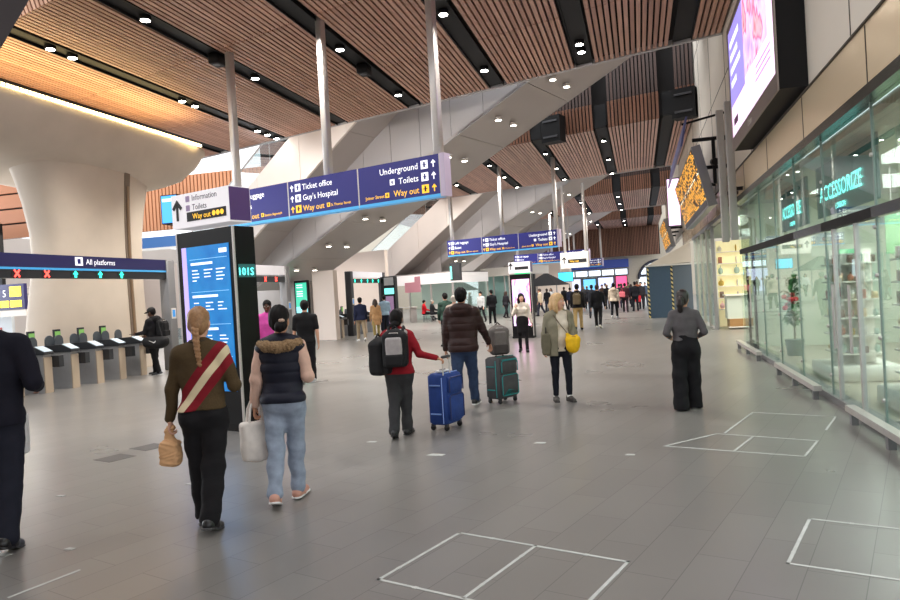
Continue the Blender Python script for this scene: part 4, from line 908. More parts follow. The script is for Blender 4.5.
p0, p1 = on_z(8, 598), on_z(80, 570); b = MB(); d = (p1-p0); s = Vector((-d.y, d.x, 0)).normalized()*.012; b.prism([-d/2-s, d/2-s, d/2+s, -d/2+s], (0, 0, .002)); tag(b.build('tape_strip', M_TAPE, None, (p0+p1)/2+Vector((0, 0, .001))), 'thin white tape strip on the paving at the bottom left', 'floor marking')
# ================================================================ FIGURES: distance-field bodies meshed with surface nets
def V3(*a): return np.array(a, float)
def nrmz(v): return v/np.linalg.norm(v)
def rotm(yaw=0., pitch=0., roll=0.):  # yaw about z, pitch about x (nod), roll about y
    cy, sy, cp, sp, cr, sr = math.cos(yaw), math.sin(yaw), math.cos(pitch), math.sin(pitch), math.cos(roll), math.sin(roll)
    return np.array([[cy, -sy, 0], [sy, cy, 0], [0, 0, 1]]) @ np.array([[1, 0, 0], [0, cp, -sp], [0, sp, cp]]) @ np.array([[cr, 0, sr], [0, 1, 0], [-sr, 0, cr]])
class Sdf:
    def __init__(s): s.p = []
    def cone(s, a, b, ra, rb, k=.02, sq=None, cut=None):   # tapered capsule; sq=(dir,factor) flattens it
        s.p.append(('c', np.array(a, float), np.array(b, float), ra, rb, k, sq, cut, 1)); return s
    def chain(s, pts, rs, k=.02, sq=None):
        for i in range(len(pts)-1): s.cone(pts[i], pts[i+1], rs[i], rs[i+1], k, sq)
        return s
    def ell(s, c, r, k=.02, R=None, sub=False):
        s.p.append(('e', np.array(c, float), np.array(r, float), R, None, k, None, None, -1 if sub else 1)); return s
    def rbox(s, c, hx, r, k=.02, R=None, sub=False):
        s.p.append(('b', np.array(c, float), np.array(hx, float), R, r, k, None, None, -1 if sub else 1)); return s
    def plane(s, p, n):                                  # keep the side where (x-p).n < 0
        s.p.append(('h', np.array(p, float), nrmz(np.array(n, float)), None, None, 0, None, None, 0)); return s
    def bounds(s):
        lo = np.full(3, 1e9); hi = -lo
        for q in s.p:
            if q[8] != 1: continue
            if q[0] == 'c':
                for c, r in ((q[1], q[3]), (q[2], q[4])): lo = np.minimum(lo, c-r); hi = np.maximum(hi, c+r)
            else:
                r = np.linalg.norm(q[2]) if q[3] is not None else q[2]+(q[4] or 0)
                lo = np.minimum(lo, q[1]-r); hi = np.maximum(hi, q[1]+r)
        return lo, hi
    def mesh(s, h, disp=None):
        lo, hi = s.bounds(); pad = 3*h+.012; lo = lo-pad; hi = hi+pad
        n = np.ceil((hi-lo)/h).astype(int)+1
        ax = [lo[i]+h*np.arange(n[i]) for i in range(3)]
        G = np.full(n, .08, np.float32)
        for q in s.p:
            typ, a, b_, ra, rb, k, sq, cut, sg = q
            if typ == 'h':
                D = (ax[0]-a[0])[:, None, None]*b_[0]+(ax[1]-a[1])[None, :, None]*b_[1]+(ax[2]-a[2])[None, None, :]*b_[2]
                G = np.maximum(G, D.astype(np.float32)); continue
            m = k+2.5*h
            if typ == 'c': l2 = np.minimum(a-ra, b_-rb)-m; h2 = np.maximum(a+ra, b_+rb)+m
            else:
                r = np.full(3, np.linalg.norm(b_)+(rb or 0)) if ra is not None else b_+(rb or 0)
                l2 = a-r-m; h2 = a+r+m
            i0 = np.clip(np.floor((l2-lo)/h).astype(int), 0, n); i1 = np.clip(np.ceil((h2-lo)/h).astype(int)+1, 0, n)
            if np.any(i1 <= i0): continue
            X = ax[0][i0[0]:i1[0]][:, None, None]-a[0]; Y = ax[1][i0[1]:i1[1]][None, :, None]-a[1]; Z = ax[2][i0[2]:i1[2]][None, None, :]-a[2]
            if typ == 'c':
                ba = b_-a
                if sq is not None:
                    dn, fs = sq; dn = nrmz(np.array(dn, float)); e = (X*dn[0]+Y*dn[1]+Z*dn[2])*(1/fs-1)
                    X = X+dn[0]*e; Y = Y+dn[1]*e; Z = Z+dn[2]*e; ba = ba+dn*(ba.dot(dn))*(1/fs-1)
                L2 = max(ba.dot(ba), 1e-12); t = np.clip((X*ba[0]+Y*ba[1]+Z*ba[2])/L2, 0, 1)
                D = np.sqrt((X-t*ba[0])**2+(Y-t*ba[1])**2+(Z-t*ba[2])**2)-(ra+(rb-ra)*t)
                if sq is not None: D = D*min(1, (1+fs)/2)
            else:
                if ra is not None:
                    M = ra.T; X, Y, Z = (M[0, 0]*X+M[0, 1]*Y+M[0, 2]*Z, M[1, 0]*X+M[1, 1]*Y+M[1, 2]*Z, M[2, 0]*X+M[2, 1]*Y+M[2, 2]*Z)
                if typ == 'e':
                    k0 = np.sqrt((X/b_[0])**2+(Y/b_[1])**2+(Z/b_[2])**2); k1 = np.sqrt((X/b_[0]**2)**2+(Y/b_[1]**2)**2+(Z/b_[2]**2)**2)+1e-9
                    D = k0*(k0-1)/k1
                else:
                    qx, qy, qz = np.abs(X)-b_[0], np.abs(Y)-b_[1], np.abs(Z)-b_[2]
                    D = np.sqrt(np.maximum(qx, 0)**2+np.maximum(qy, 0)**2+np.maximum(qz, 0)**2)+np.minimum(np.maximum(np.maximum(qx, qy), qz), 0)-rb
            sub = G[i0[0]:i1[0], i0[1]:i1[1], i0[2]:i1[2]]
            D = np.broadcast_to(D, sub.shape).astype(np.float32)
            if sg == 1:
                kk = max(k, 1e-4); w = np.maximum(kk-np.abs(sub-D), 0)/kk; sub[...] = np.minimum(sub, D)-w*w*kk*.25
            else:
                kk = max(k, 1e-4); w = np.maximum(kk-np.abs(sub+D), 0)/kk; sub[...] = np.maximum(sub, -D)+w*w*kk*.25
        if disp is not None:
            act = np.argwhere(np.abs(G) < 2.6*h+.02); P = lo+act*h
            G[act[:, 0], act[:, 1], act[:, 2]] -= disp(P).astype(np.float32)
        return surface_nets(G, lo, h)
def surface_nets(G, lo, h):
    S_ = G < 0
    c = S_[:-1, :-1, :-1].astype(np.int8)
    for o in ((1, 0, 0), (0, 1, 0), (0, 0, 1), (1, 1, 0), (1, 0, 1), (0, 1, 1), (1, 1, 1)):
        c = c+S_[o[0]:o[0]+c.shape[0], o[1]:o[1]+c.shape[1], o[2]:o[2]+c.shape[2]]
    act = np.argwhere((c > 0) & (c < 8)); idx = np.full(c.shape, -1, np.int32); idx[tuple(act.T)] = np.arange(len(act))
    cor = [(i, j, k) for i in (0, 1) for j in (0, 1) for k in (0, 1)]
    val = {o: G[act[:, 0]+o[0], act[:, 1]+o[1], act[:, 2]+o[2]].astype(float) for o in cor}
    acc = np.zeros((len(act), 3)); cnt = np.zeros(len(act))
    for o in cor:
        for d in range(3):
            if o[d]: continue
            e = list(o); e[d] = 1; e = tuple(e); a, b_ = val[o], val[e]; x = (a < 0) != (b_ < 0)
            t = np.where(x, a/np.where(x, a-b_, 1), 0); p = np.array(o, float)[None, :].repeat(len(act), 0); p[:, d] += t
            acc[x] += p[x]; cnt[x] += 1
    verts = lo+(act+acc/cnt[:, None])*h
    faces = []
    for d in range(3):
        sl0 = [slice(None)]*3; sl1 = [slice(None)]*3; sl0[d] = slice(0, -1); sl1[d] = slice(1, None)
        a, b_ = S_[tuple(sl0)], S_[tuple(sl1)]; E_ = np.argwhere(a != b_)
        u, v = [(1, 2), (2, 0), (0, 1)][d]
        ok = (E_[:, u] > 0) & (E_[:, v] > 0) & (E_[:, u] < idx.shape[u]) & (E_[:, v] < idx.shape[v]); E_ = E_[ok]
        def g(du, dv): q = E_.copy(); q[:, u] -= du; q[:, v] -= dv; return idx[tuple(q.T)]
        f = np.stack([g(1, 1), g(0, 1), g(0, 0), g(1, 0)], 1)
        ins = a[tuple(E_.T)]; f[~ins] = f[~ins][:, ::-1]; faces.append(f)
    return verts, np.concatenate(faces)
def np_obj(name, vf, mats, parent, M=None, mi=None):
    v, f = vf
    me = bpy.data.meshes.new(name); me.vertices.add(len(v)); me.vertices.foreach_set('co', np.asarray(v, np.float32).ravel())
    me.loops.add(len(f)*4); me.loops.foreach_set('vertex_index', f.astype(np.int32).ravel()); me.polygons.add(len(f)); me.polygons.foreach_set('loop_start', np.arange(0, len(f)*4, 4, dtype=np.int32))
    me.polygons.foreach_set('use_smooth', np.ones(len(f), bool))
    for m in (mats if isinstance(mats, (list, tuple)) else [mats]): me.materials.append(m)
    if mi is not None:
        cz = v[f].mean(1); me.polygons.foreach_set('material_index', mi(cz).astype(np.int32))
    me.update(calc_edges=True)
    o = bpy.data.objects.new(name, me); return link(o, parent)
# ---- cloth relief
def folds(amp=.004, f=38., seed=0, vert=False):
    r = np.random.default_rng(seed); ph = r.uniform(0, 6.28, 6)
    def d(P):
        x, y, z = P.T
        if vert: x, z = z*.5, x*1.0
        w = 1.7*np.sin(9*x+ph[0])+1.5*np.sin(7*y+ph[1])+.9*np.sin(13*x-11*y+ph[2])
        a = np.sin(f*z+w+ph[3]); b_ = np.sin(f*.57*z-1.3*w+8*x+ph[4])
        return amp*(.6*a*np.abs(a)+.55*b_)
    return d
def quilt(amp=.012, sp=.085, z0=0., seed=0):
    n = folds(.0035, 60, seed)
    def d(P):
        t = ((P[:, 2]-z0)/sp) % 1.0
        return amp*(np.sqrt(np.clip(1-(2*t-1)**2, 0, 1))-.75)+n(P)
    return d
def strands(amp=.004, f=150., seed=0):
    ph = np.random.default_rng(seed).uniform(0, 6.28, 4)
    def d(P):
        x, y, z = P.T; a = np.arctan2(y, x)*.1
        return amp*(np.sin(f*x+14*np.sin(5*z+ph[0])+ph[1])*.5+np.sin(f*.7*y+10*np.sin(6*z+ph[2])+ph[3])*.5)
    return d
# ---- palettes for people
def cloth(name, c, rough=.85, noise=.12, bump=.25, bscale=220): return mat(name, c, rough, noise=noise, nscale=14, bump=bump, bscale=bscale, spec=.25)
def skin(name, c): return mat(name, c, .55, noise=.05, nscale=20, spec=.35)
SK_F = skin('skin_fair', (222, 172, 146)); SK_M = skin('skin_tan', (190, 138, 108)); SK_D = skin('skin_deep', (92, 60, 44))
M_EYEW = mat('eye_white', (236, 232, 226), .3); M_IRIS = mat('eye_iris', (54, 38, 30), .2); M_LIP = mat('lip', (176, 92, 84), .5)
# ---- the figure
def limb(f, o, side): f = math.radians(f); o = math.radians(o); return V3(side*math.sin(o), math.sin(f)*math.cos(o), -math.cos(f)*math.cos(o))
def hand(sd, w, d, n, s, curl=25., k=.006, side=1):
    """palm, four jointed fingers of unequal length and a thumb; d = hand direction, n = palm normal (fingers curl towards it)"""
    d = nrmz(d); n = nrmz(n-d*n.dot(d)); a = np.cross(d, n)*side   # a points to the thumb side
    kn = w+d*.085*s
    sd.cone(w, w+d*.02*s, .024*s, .028*s, .02, (n, .7))
    for t in (-.027, -.009, .009, .027): sd.cone(w+d*.02*s+a*t*.7*s, kn+a*t*s+d*(.004 if abs(t) < .02 else -.004)*s, .015*s, .012*s, .012, (n, .8))
    L = [.058, .072, .078, .070]
    for i, t in enumerate((-.030, -.010, .010, .030)):
        p = kn+a*t*s; q = p; an = math.radians(curl)*(.75+.08*i)
        for j, fr in enumerate((.45, .31, .24)):
            an_j = an*(j+.6); dd = nrmz(d*math.cos(an_j)+n*math.sin(an_j)+a*t*2.2)
            e = q+dd*L[i]*fr*1.15*s; sd.cone(q, e, (.0095-.001*j)*s, (.0088-.001*j)*s, k); q = e
    p = w+d*.025*s+a*.024*s; q = p+nrmz(d*.7+a*.7+n*.25)*.042*s; e = q+nrmz(d*.9+a*.25+n*.4)*.034*s
    sd.cone(p, q, .014*s, .0105*s, .012); sd.cone(q, e, .0105*s, .0085*s, .005)
def person(name_, label, pos, heading, H, skin_m, top, legs, shoes, hair, pose=None, w=1., fem=False, h=.010, group=None, headyaw=0., headpitch=0., belly=0., extra=None, face=True, lean=0., seated=False):
    """top: dict(m,kind,t,zlow,...); legs: dict(m,kind,...). heading: degrees, 0 = facing down the hall (+Y), positive turns left"""
    s = H/1.765; ps = dict(LA=((6, 10), (14, 4)), RA=((6, 10), (14, 4)), LL=(8, 3, 8), RL=(-12, 3, 10), curl=28)
    ps.update(pose or {})
    root = thing('person', label, 'person', (pos[0], pos[1], 0), math.radians(heading), group)
    J = {}; low = []
    for sd_, side in (('L', -1), ('R', 1)):
        f, o, kb = ps[sd_+'L'][:3]; th = limb(f, o, side); sh = limb(f-kb, o*.4, side)
        hip = V3(side*.088*s*(1.05 if fem else 1), 0, 0); kn = hip+th*.425*s; an = kn+sh*.415*s
        fp = ps[sd_+'L'][3] if len(ps[sd_+'L']) > 3 else max(0., -(f-kb))*.75     # heel lift when the leg trails
        J[sd_] = [hip, kn, an, fp]
        fr = math.radians(fp); toe = an+V3(0, math.cos(fr)*.17, -math.sin(fr)*.17)*s; low += [an[2]-.082*s*math.cos(fr)+0*fr, toe[2]-.075*s*math.cos(fr)]
    hz = -min(low) if not seated else ps['seat']
    for sd_ in 'LR':
        for i in range(3): J[sd_][i] = J[sd_][i]+V3(0, 0, hz)
    la = math.radians(lean); up = V3(0, math.sin(la), math.cos(la)); fw = V3(0, math.cos(la), -math.sin(la)); P0 = V3(0, 0, hz)
    T = lambda x, y, z: P0+V3(x, 0, 0)*s+fw*y*s+up*z*s
    shw = (.165 if fem else .185)*(.6+.4*w)
    shs = {'L': T(-shw, -.01, .475), 'R': T(shw, -.01, .475)}
    A = {}
    for sd_, side in (('L', -1), ('R', 1)):
        (f1, o1), (f2, o2) = ps[sd_+'A'][:2]
        el = shs[sd_]+limb(f1, o1, side)*.29*s; wr = el+limb(f2, o2, side)*.25*s; A[sd_] = (shs[sd_], el, wr)
    hc = T(0, .022, .70); nk0 = T(0, -.012, .50); Rh = rotm(math.radians(headyaw), math.radians(headpitch)-la)
    Hd = lambda x, y, z: hc+Rh @ (V3(x, y, z)*s)
    sqy = (fw, .68)
    def torso(sd, t, w_=w, zl=-.02, hipk=1., fullness=1.):
        hp = (.158 if fem else .150)*w_; wa = (.125 if fem else .140)*w_; ch = (.150 if fem else .165)*w_
        sd.cone(T(0, -.012, zl), T(0, -.005, .13), (hp+t)*s*hipk, (wa+t)*s, .03, sqy)
        sd.cone(T(0, -.005, .13), T(0, -.005, .32), (wa+t)*s, (ch+t)*s, .04, sqy)
        sd.cone(T(0, -.005, .32), T(0, -.012, .43), (ch+t)*s, (.125*w_+t)*s, .04, sqy)
        sd.cone(T(-shw*.8, -.012, .465), T(shw*.8, -.012, .465), (.055+t)*s, (.055+t)*s, .05)
        sd.cone(T(0, -.012, .44), T(0, -.012, .53), (.10+t)*s, (.052+t*.5)*s, .05, (fw, .8))
        if fem:
            for x in (-.07, .07): sd.ell(T(x, .085, .33), V3(.065+t, .05+t, .06+t)*s, .04)
        if belly: sd.ell(T(0, .06, .12), V3(.12*w_+t, .08+belly+t, .14+t)*s, .06)
        if seated or hipk > 0:
            for x in (-.075, .075): sd.ell(T(x, -.065, -.03), V3(.085*w_+t, .075+t, .095+t)*s, .05)
    # --- body: one continuous surface
    B = Sdf(); torso(B, -.012)
    B.cone(nk0, T(0, .005, .62), .055*s*(.9 if fem else 1), .050*s, .03)
    for sd_, side in (('L', -1), ('R', 1)):
        hip, kn, an, fp = J[sd_]
        B.cone(hip+V3(0, 0, -.02*s), kn, .082*s*w, .054*s, .03); B.cone(kn, an, .046*s, .034*s, .02); B.ell(kn*.62+an*.38+V3(0, -.012*s, 0), V3(.040, .044, .09)*s, .03)
        sh_, el, wr = A[sd_]
        B.cone(sh_, el, .047*s*w, .037*s, .03); B.cone(el, wr, .037*s, .025*s, .015); B.ell(el*.7+wr*.3, V3(.035, .035, .05)*s, .02)
        d = nrmz(wr-el); hd = ps[sd_+'A'][2] if len(ps[sd_+'A']) > 2 else d
        n = ps[sd_+'A'][3] if len(ps[sd_+'A']) > 3 else V3(-side, .15, 0)
        if h < .013: hand(B, wr, np.array(hd, float), np.array(n, float), s*(.93 if fem else 1.03), ps['curl'], .005, side=(1 if side > 0 else -1))
        else:
            dd = nrmz(np.array(hd, float)); B.cone(wr, wr+dd*.085*s, .026*s, .032*s, .01, (V3(side, 0, 0), .6)); B.cone(wr+dd*.085*s, wr+dd*.16*s, .03*s, .02*s, .01, (V3(side, 0, 0), .6)); B.cone(wr+dd*.03*s, wr+dd*.08*s+V3(-side*.03, .03, 0)*s, .014*s, .011*s, .005)
    B.ell(Hd(0, -.012, .045), V3(.076, .096, .088)*s, .02, Rh); B.ell(Hd(0, .022, -.012), V3(.062, .074, .085)*s, .03, Rh); B.ell(Hd(0, .045, -.072), V3(.040, .040, .038)*s, .03, Rh)
    B.cone(Hd(0, .088, .018), Hd(0, .110, -.022), .010*s, .0155*s, .012); B.ell(Hd(0, .100, -.026), V3(.019, .013, .010)*s, .008, Rh)
    B.cone(Hd(-.034, .080, .034), Hd(.034, .080, .034), .010*s, .010*s, .018)
    B.ell(Hd(-.032, .092, .012), V3(.016, .012, .010)*s, .008, Rh, True); B.ell(Hd(.032, .092, .012), V3(.016, .012, .010)*s, .008, Rh, True)
    B.ell(Hd(0, .088, -.052), V3(.022, .012, .009)*s, .008, Rh); B.ell(Hd(0, .078, -.082), V3(.020, .016, .014)*s, .012, Rh)
    for x in (-1, 1): B.ell(Hd(x*.077, -.008, .002), V3(.010, .020, .032)*s, .006, Rh); B.ell(Hd(x*.040, .068, -.02), V3(.022, .02, .024)*s, .02, Rh)
    np_obj('body', B.mesh(h if h > .013 else min(h, .0075)), skin_m, root)
    if face and h < .013:
        for x in (-1, 1):
            b = MB(); c = Hd(x*.032, .0825, .012); b.ball(c, .0108*s, 10, 8); e = b.build('eye', M_EYEW, root)
            b = MB(); b.ball(c+Rh @ V3(0, .0052*s, 0), .0068*s, 8, 6); b.build('iris', M_IRIS, e)
            b = MB(); b.tube([Hd(x*.016, .095, .034), Hd(x*.034, .095, .039), Hd(x*.052, .083, .033)], .0035*s, 6); b.build('eyebrow', hair['m'], root)
        b = MB(); b.tube([Hd(-.022, .0965, -.051), Hd(-.008, .1015, -.048), Hd(.008, .1015, -.048), Hd(.022, .0965, -.051)], [.003*s, .005*s, .005*s, .003*s], 6); b.tube([Hd(-.018, .0965, -.056), Hd(0, .1005, -.060), Hd(.018, .0965, -.056)], [.003*s, .0055*s, .003*s], 6); b.build('lips', M_LIP, root)
    # --- trousers / leggings / skirt
    G = Sdf(); t = legs.get('t', .012); kd = legs.get('kind', 'trousers'); hemr = legs.get('hem', .055); kr = legs.get('knee', .062)
    zl = -.02
    G.cone(T(0, -.012, -.02), T(0, -.008, max(.10, legs.get('ztop', 0))), (.158 if fem else .150)*w*s+t*s, (.135*w+t)*s, .03, sqy)
    for x in (-.075, .075): G.ell(T(x, -.065, -.03), V3(.085*w+t, .075+t, .095+t)*s, .05)
    for sd_ in 'LR':
        hip, kn, an, fp = J[sd_]; stop = legs.get('stop', 1.0); e = kn+(an-kn)*min(stop, 1.)+nrmz(an-kn)*(legs.get('drop', .0)*s)
        G.cone(hip+V3(0, 0, -.015*s), kn, (.088*w+t)*s, kr*s+t*.3*s, .035)
        G.cone(kn, e, kr*s+t*.3*s, hemr*s, .02)
        if kd == 'trousers' and hemr < .06: G.ell(kn*.6+e*.4+V3(0, -.014*s, 0), V3(kr*.95, kr*1.02, .12)*s, .03)
    if kd == 'skirt': G.cone(T(0, 0, .02), T(0, 0, -.42), .16*s*w, .17*s*w, .05, (fw, .8))
    G.plane(T(0, 0, legs.get('ztop', .115)), up)
    fd = folds(legs.get('fold', .0045), 34, sum(map(ord, label)) % 97) if h < .013 else None
    vz = min(J['L'][2][2], J['R'][2][2])
    G.plane(V3(0, 0, max(.012, vz-.09*s+legs.get('lift', .042))), V3(0, 0, -1))
    np_obj('skirt' if kd == 'skirt' else kd, G.mesh(h, fd), legs['m'], root)
    # --- shoes
    for sd_ in 'LR':
        hip, kn, an, fp = J[sd_]; r = math.radians(fp); q = Sdf(); R_ = rotm((8 if sd_ == 'L' else -8)*math.pi/180, -r)
        Fp = lambda x, y, z: an+R_ @ (V3(x, y, z)*s)
        q.cone(Fp(0, -.045, -.042), Fp(0, .06, -.046), .045*s, .047*s, .02); q.cone(Fp(0, .06, -.048), Fp(0, .180, -.055), .048*s, .036*s, .02)
        q.cone(Fp(0, -.022, -.02), Fp(0, -.015, shoes.get('top', .0)), .043*s, .041*s, .02)
        q.plane(Fp(0, 0, -.085), R_ @ V3(0, 0, -1))
        so = Sdf(); so.cone(Fp(0, -.045, -.078), Fp(0, .182, -.080), .049*s, .045*s, .01); so.plane(Fp(0, 0, -.066), R_ @ V3(0, 0, 1)); so.plane(Fp(0, 0, -.085), R_ @ V3(0, 0, -1))
        hh = min(h, .009) if h < .013 else h*.7
        o = np_obj('shoe', q.mesh(hh), shoes['m'], root)
        if h < .013: np_obj('sole', so.mesh(hh), shoes.get('sole', shoes['m']), o)
    # --- upper garment
    G = Sdf(); t = top.get('t', .015); torso(G, t, zl=top.get('zl', -.03), hipk=top.get('hipk', 1.))
    G.plane(T(0, 0, top.get('zlow', -.06)), -up)
    if not top.get('sleeveless'):
        for sd_ in 'LR':
            sh_, el, wr = A[sd_]; ar = top.get('arm', .052); sl = top.get('sleeve', 1.); cut = .97
            if sl >= 1.: e = el+(wr-el)*cut; G.cone(sh_, el, (ar+.006)*s*w, ar*.92*s, .03); G.cone(el, e, ar*.92*s, ar*.70*s, .02)
            else: e = sh_+(el-sh_)*sl; G.cone(sh_, e, (ar+.008)*s*w, ar*s, .03)
    if top.get('hood'):
        G.ell(T(0, -.125, .53), V3(.15, .085, .10)*s, .05); G.cone(T(-.08, -.06, .55), T(.08, -.06, .55), .05*s, .05*s, .04); G.cone(T(-.09, -.03, .55), T(-.06, .06, .50), .04*s, .035*s, .03); G.cone(T(.09, -.03, .55), T(.06, .06, .50), .04*s, .035*s, .03)
    elif top.get('collar'): G.cone(T(-.03, -.02, .56), T(.03, -.02, .56), .062*s, .062*s, .02, (fw, 1.))
    np_obj(top.get('name', 'sweater'), G.mesh(h, top.get('disp') if h < .013 else None), top['m'], root)
    J.update(torso=torso, w=w, A=A, T=T, Hd=Hd, Rh=Rh, s=s, root=root, h=h, hz=hz, fw=fw)
    make_hair(hair, J)
    if extra: extra(J)
    return root, J
def make_hair(hair, J):
    Hd, Rh, s, root, h = J['Hd'], J['Rh'], J['s'], J['root'], J['h']; k = hair['kind']; m = hair['m']
    q = Sdf(); big = hair.get('vol', 1.)
    dz = .012*big
    q.ell(Hd(0, -.018, .052), V3(.076+dz, .098+dz, .088+dz)*s, .02, Rh)
    if k in ('long', 'ponytail', 'bun', 'braid'):
        q.ell(Hd(0, -.05, -.005), V3(.074+dz*.6, .066, .085)*s, .03, Rh)
    else: q.ell(Hd(0, -.055, .0), V3(.068+dz*.4, .052, .07)*s, .03, Rh)
    # clear the face
    q.ell(Hd(0, .115, -.025), V3(.085, .085, .092)*s, .01, Rh, True)
    if k not in ('long',):
        for x in (-1, 1): q.ell(Hd(x*.095, .01, -.012), V3(.034, .045, .045)*s, .01, Rh, True)
    if k == 'long':
        L = hair.get('len', .2)
        for x in (-1, 1): q.chain([Hd(x*.072, .0, .04), Hd(x*.088, -.0, -.05), Hd(x*.082, .005, -.05-L*.5), Hd(x*.065, .01, -.05-L)], [.03*s, .034*s, .036*s, .018*s], .03)
        q.chain([Hd(0, -.09, .03), Hd(0, -.095, -.06), Hd(0, -.095, -.05-L)], [.06*s, .07*s, .055*s], .03)
    if k == 'curly': q.ell(Hd(0, -.02, .08), V3(.092, .105, .085)*s, .02, Rh)
    dp = strands(.0035, 170, 3) if h < .013 else None
    o = np_obj('hair', q.mesh(min(h, .009)), m, root) if dp is None else np_obj('hair', q.mesh(min(h, .0075), dp), m, root)
    hh = min(h, .007) if h < .013 else h
    if k == 'ponytail':
        q = Sdf(); q.chain([Hd(0, -.10, .02), Hd(0, -.145, -.0), Hd(-.005, -.15, -.07), Hd(-.01, -.125, -.15), Hd(-.01, -.115, -.19)], [.03*s, .042*s, .048*s, .035*s, .012*s], .03); np_obj('ponytail', q.mesh(hh, dp), m, root)
        b = MB(); b.tube([Hd(.03*math.cos(a), -.118-.012*math.sin(a), .014+.03*math.sin(a)) for a in [2*math.pi*i/12 for i in range(13)]], .011*s, 6); b.build('hair_tie', hair.get('tie', M_DGREY), root)
    if k == 'bun':
        q = Sdf(); bx = hair.get('bun', (.0, -.125, -.03)); q.ell(Hd(*bx), V3(.055, .045, .05)*s, .02, Rh); q.ell(Hd(bx[0]-.02, bx[1]-.01, bx[2]-.02), V3(.035, .035, .04)*s, .02, Rh); np_obj('bun', q.mesh(hh, dp), m, root)
        if 'tie' in hair: b = MB(); b.ball(Hd(bx[0]+.012, bx[1]-.02, bx[2]+.045), (.030*s, .018*s, .018*s), 10, 6); b.build('hair_clip', hair['tie'], root)
    if k == 'braid':
        q = Sdf(); n = 13
        q.ell(Hd(0, -.10, .0), V3(.045, .028, .05)*s, .03, Rh)
        for i in range(n):
            f = i/(n-1); z = -.04-.40*f*hair.get('blen', 1.); y = -.125-.018*math.sin(f*3); r = .025-.010*f
            for sg in (-1, 1): q.ell(Hd(sg*.011*(1-f*.4)+.03*f, y-.004*(i % 2), z-(.012 if sg > 0 else 0)), V3(r*.72, r*.8, r*1.05)*s, .004, rotm(0, 0, sg*.6))
        q.cone(Hd(.032, -.135, -.445*hair.get('blen', 1.)), Hd(.034, -.13, -.51*hair.get('blen', 1.)), .014*s, .006*s, .01)
        np_obj('braid', q.mesh(min(hh, .0055)), m, root)
    if k == 'cap':
        q = Sdf(); q.ell(Hd(0, -.012, .075), V3(.092, .112, .078)*s, .02, Rh); q.plane(Hd(0, 0, .045), Rh @ V3(0, 0, -1)); q.cone(Hd(-.04, .10, .052), Hd(.04, .10, .052), .045*s, .045*s, .02, (Rh @ V3(0, 0, 1), .25)); q.cone(Hd(-.03, .14, .045), Hd(.03, .14, .045), .04*s, .04*s, .02, (Rh @ V3(0, 0, 1), .22)); np_obj('cap', q.mesh(hh), hair['cap'], root)
def local_to_world(root_pos, heading, p):
    a = math.radians(heading); return Vector((root_pos[0]+p[0]*math.cos(a)-p[1]*math.sin(a), root_pos[1]+p[0]*math.sin(a)+p[1]*math.cos(a), p[2]))
# ================================================================ PEOPLE
BLK = cloth('cloth_black', (24, 23, 26)); NAVYC = cloth('cloth_navy', (30, 34, 54)); JEAN = cloth('denim_light', (146, 158, 176), noise=.2); JEAND = cloth('denim_dark', (50, 64, 92), noise=.22)
M_SHB = mat('shoe_black', (22, 22, 24), .35); M_SHW = mat('sole_white', (226, 226, 224), .6); M_SHG = mat('shoe_grey', (70, 66, 64), .6)
H_BLOND = mat('hair_blond', (152, 114, 78), .5, noise=.25, nscale=60); H_BLK = mat('hair_black', (18, 15, 15), .65, spec=.2); H_BRN = mat('hair_brown', (58, 40, 30), .45, noise=.2, nscale=60); H_GOLD = mat('hair_gold', (206, 168, 118), .5, noise=.2, nscale=60); H_GREY = mat('hair_grey', (180, 172, 164), .6)
def at(px, py): p = on_z(px, py); return (p.x, p.y)
def sash_mat():
    q = NT('olive_sash'); tc = q.n('TexCoord'); s = q.n('SeparateXYZ'); q.l(tc.outputs['Object'], s.inputs[0])
    f = q.math('MULTIPLY_ADD', s.outputs[0], -1.25, s.outputs[2]); bk = q.math('MULTIPLY', q.math('LESS_THAN', s.outputs[1], .0), q.math('GREATER_THAN', s.outputs[0], -.178))
    def band(a, c): return q.math('MULTIPLY', q.math('MULTIPLY', q.math('GREATER_THAN', f, a), q.math('LESS_THAN', f, c)), bk)
    n = q.n('TexNoise', i2=90., i3=3.); q.l(tc.outputs['Object'], n.inputs[0])
    c = q.mix(n.outputs[0], S((66, 54, 36)), S((86, 70, 48)))
    c = q.mix(band(.96, 1.255), c, S((126, 30, 40))); c = q.mix(band(1.062, 1.152), c, S((220, 204, 170)))
    q.l(c, q.b.inputs['Base Color']); q.b.inputs['Roughness'].default_value = .9; q.b.inputs['Specular IOR Level'].default_value = .2; return q.m
# --- 1 braided woman
pB = at(211, 526); hB = 18
def ex_collar(J):
    b = MB(); b.tube([J['T'](.07*math.cos(a), -.01+.065*math.sin(a), .565) for a in [2*math.pi*i/16 for i in range(17)]], .016, 8); b.build('collar', mat('collar_olive', (60, 48, 34), .9), J['root'])
rB, JB = person('person', 'woman with a long blond braid in an olive sweatshirt with a red and cream sash', pB, hB, 1.72, SK_F,
    dict(m=sash_mat(), t=.030, arm=.058, disp=folds(.005, 30, 4), name='sweatshirt', zlow=.02), dict(m=BLK, t=.016, hem=.078, knee=.084, fold=.007), dict(m=M_SHB, sole=mat('sole_dark', (60, 60, 62), .5)),
    dict(kind='braid', m=H_BLOND, blen=.9, vol=.7), dict(LA=((4, 15), (4, 9)), RA=((-2, 19), (86, -14)), LL=(6, -3, 3, 0), RL=(-9, -3, 10, 16), curl=55), w=1.0, fem=True, h=.0085, extra=ex_collar)
